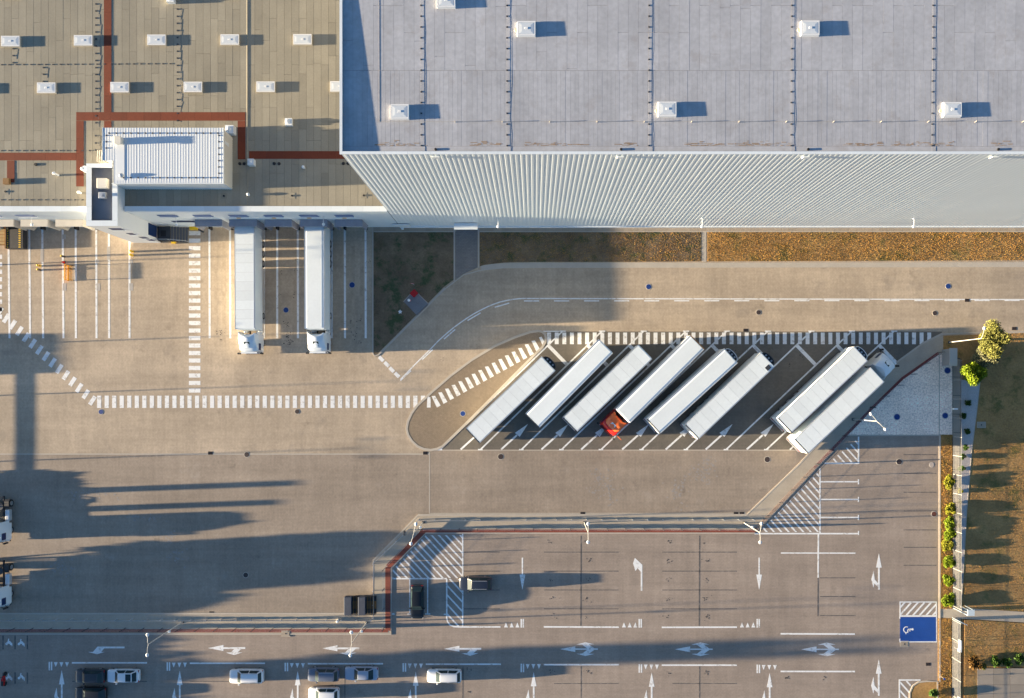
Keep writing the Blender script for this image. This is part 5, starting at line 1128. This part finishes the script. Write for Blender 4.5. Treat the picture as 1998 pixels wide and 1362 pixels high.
for i,(px,py,r,m) in enumerate(((1848,938,.75,M_leafY),(1850,992,.62,M_leafY),(1847,1019,.7,M_leafB),(1848,1042,.72,M_leafB),(1847,1064,.7,M_leafY),(1848,1094,.72,M_leafB),(1847,1132,.68,M_leafB),(1846,1169,.78,M_leafB))):
    lab = ['yellow green shrub in the planting strip beside the car park, %s from the top' % w for w in ('first','second','third','fourth','fifth','sixth','seventh','eighth')][i]
    shrub(lab, px, py, r*1.3, .95, m, 50+i, 3800, 'leafy_shrub', 'leafy shrubs in the planting strip', .07)
shrub('low green bush at the lower right corner, left of the hedge pair',1936,1288,.85,1.3,M_leafG,71,700,'bush','bushes beside the plaza',.12)
shrub('low green bush in the middle of the hedge beside the plaza',1958,1289,.7,1.2,M_leafG,72,560,'bush','bushes beside the plaza',.12)
shrub('green bush at the right end of the hedge beside the plaza',1982,1281,.8,1.4,M_leafG,73,650,'bush','bushes beside the plaza',.12)
shrub('dry brown bush at the corner of the south lawn',1896,1290,1.0,1.0,M_leafR,74,650,'bush','bushes beside the plaza',.13)
shrub('small pale bush between the dry bush and the hedge',1916,1298,.45,.7,M_leafO,75,260,'bush','bushes beside the plaza',.1)
shrub('green bush on the kerbed island at the bottom right',1818,1349,.75,.9,M_leafG,76,520,'bush','bushes beside the plaza',.12)
def inpoly(x, y, P):
    c = False
    for i in range(len(P)):
        (x1,y1),(x2,y2) = P[i], P[i-1]
        if (y1 > y) != (y2 > y) and x < (x2-x1)*(y-y1)/(y2-y1)+x1: c = not c
    return c
def grass(name, label, poly, n, h, m, seed, z=.03):
    rnd = random.Random(seed); P = [W(*p)[:2] for p in poly]; xs = [p[0] for p in P]; ys = [p[1] for p in P]; vs = []; fs = []
    x0, x1, y0, y1 = min(xs), min(max(xs), 68), min(ys), max(ys); k = 0; tries = 0
    while k < n and tries < n*6:
        tries += 1; x, y = rnd.uniform(x0,x1), rnd.uniform(y0,y1)
        if not inpoly(x,y,P): continue
        k += 1; hh = h*rnd.uniform(.5,1.5)
        for b in range(3):
            a = rnd.uniform(0,2*PI); w = rnd.uniform(.012,.03); lx, ly = math.cos(a)*hh*rnd.uniform(.3,1.1), math.sin(a)*hh*rnd.uniform(.3,1.1); o = len(vs)
            vs += [(x-math.sin(a)*w,y+math.cos(a)*w,z-.01),(x+math.sin(a)*w,y-math.cos(a)*w,z-.01),(x+lx,y+ly,z+hh)]; fs.append((o,o+1,o+2))
    me = bpy.data.meshes.new(name); me.from_pydata(vs,[],fs); me.materials.append(m); o = stuff(obj(name, me)); o['label'] = label; o['category'] = 'grass'; return o
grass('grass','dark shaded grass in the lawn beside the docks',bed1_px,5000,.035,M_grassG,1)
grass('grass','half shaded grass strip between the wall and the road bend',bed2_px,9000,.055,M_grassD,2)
grass('grass','orange dry grass strip along the warehouse wall at right',bed3_px,14000,.06,M_grassD,3)
grass('grass','brown dry grass of the large lawn at right',lawn_px,16000,.035,M_grassD,4,.02)
grass('grass','dry grass in the planting strip beside the car park',strip_px,3500,.08,M_grassD,5)
grass('grass','dry grass in the lower planting strip',strip2_px,2600,.08,M_grassD,6)
grass('grass','brown dry grass of the small lawn at lower right',lawn2_px,4500,.035,M_grassD,7,.018)

# ------------------------------------------------------------------ unseen things beyond the left edge, several added only for their long shadows
for px, py, h, lab in ((-120,521,9.5,'lamp post beyond the left edge, level with the yellow barrier'),(-110,676,8.0,'lamp post beyond the left edge, level with the diagonal crossing'),(-120,776,6.5,'lamp post beyond the left edge, level with the long crossing'),(-130,905,6.0,'lamp post beyond the left edge, level with the paving joint')):
    lamp_post(lab, px, py, h, [(0,1.0),(0,-1.0)], False)
for cx, cyy, lab in ((-535,690,'unseen white trailer added for its shadow beyond the left edge, nearer the docks'),(-535,729,'unseen white trailer added for its shadow beyond the left edge, second from the docks')):
    t = thing('semi_trailer', lab, 'trailer', (*W(cx,cyy)[:2],.02), 0, 'unseen trailers added for their shadows'); make_trailer(0, None)(t)  # unseen trailers, added to throw the dark wedge into the yard
ga = thing('shadow_gantry','unseen beam gantry added beyond the left edge to cast a band of shade','gantry',W(-150,820))  # out of view, beam added only for the upright shadow band
for yy in (-9.2,9.2): MB().box(-.12,.12,yy-.12,yy+.12,0,1.55).build('leg',M_dsteel,ga)
MB().box(-.3,.3,-9.3,9.3,1.30,1.55).build('beam',M_dsteel,ga)
for px, py, h, r, lab in ((-150,1097,7.0,2.3,'round tree beyond the left edge, first below the tractor units'),(-175,1137,6.4,2.4,'round tree beyond the left edge, second below the tractor units'),(-160,1180,4.4,2.2,'round tree beyond the left edge, third below the tractor units')):
    tree(lab, px, py, h, r, M_leafG, px*3+py, 4200, .26, h*.12, 0, 10, 'trees beyond the left edge')
tree('tall slim poplar added for its shadow beyond the lower left corner',-330,1330,14.6,1.6,M_leafG,99,1900,.28,1.0,0,12,'trees beyond the left edge')  # out of view, added and thinned out to cast a soft shadow band
for px, py, h, r, n, lab in ((-255,1290,4.6,0,12000,'tall clipped hedge added for its shade beyond the lower left corner'),(-120,985,2.0,0,4200,'low clipped hedge added for its shade beyond the left edge beside the tractor units')):  # unseen foliage blocks, added to keep the lower left in shade
    x, y, _ = W(px,py); t = thing('hedge', lab, 'hedge', (x,y,0)); ln = 8.8 if h > 3 else 3.2; rnd = random.Random(n)
    ls = [(rnd.uniform(-.4,.4), -ln+2*ln*i/15, h*.5, .95, h*.5*rnd.uniform(.85,1.05)) for i in range(16)]
    obj('foliage', mesh_raw(leaves(n, ls, .24, n), 'foliage', M_leafG), t)
    MB().box(-.3,.3,-ln,ln,0,h*.6).build('inner_twigs', M_bark, t)
for py, h, x in ((967,4.9,-100),(1003,4.6,-95)):  # unseen panels, added to cast two narrow shadow streaks
    t = thing('shadow_totem','white totem sign added beyond the left edge to throw a shadow streak, %s of two' % ('upper' if py < 990 else 'lower'),'totem sign',W(x,py)); MB().bbox(-.15,.15,-.38,.38,0,h,.04).build('panel',M_white,t); MB().box(-.3,.3,-.5,.5,0,.1).build('foot',M_dsteel,t)
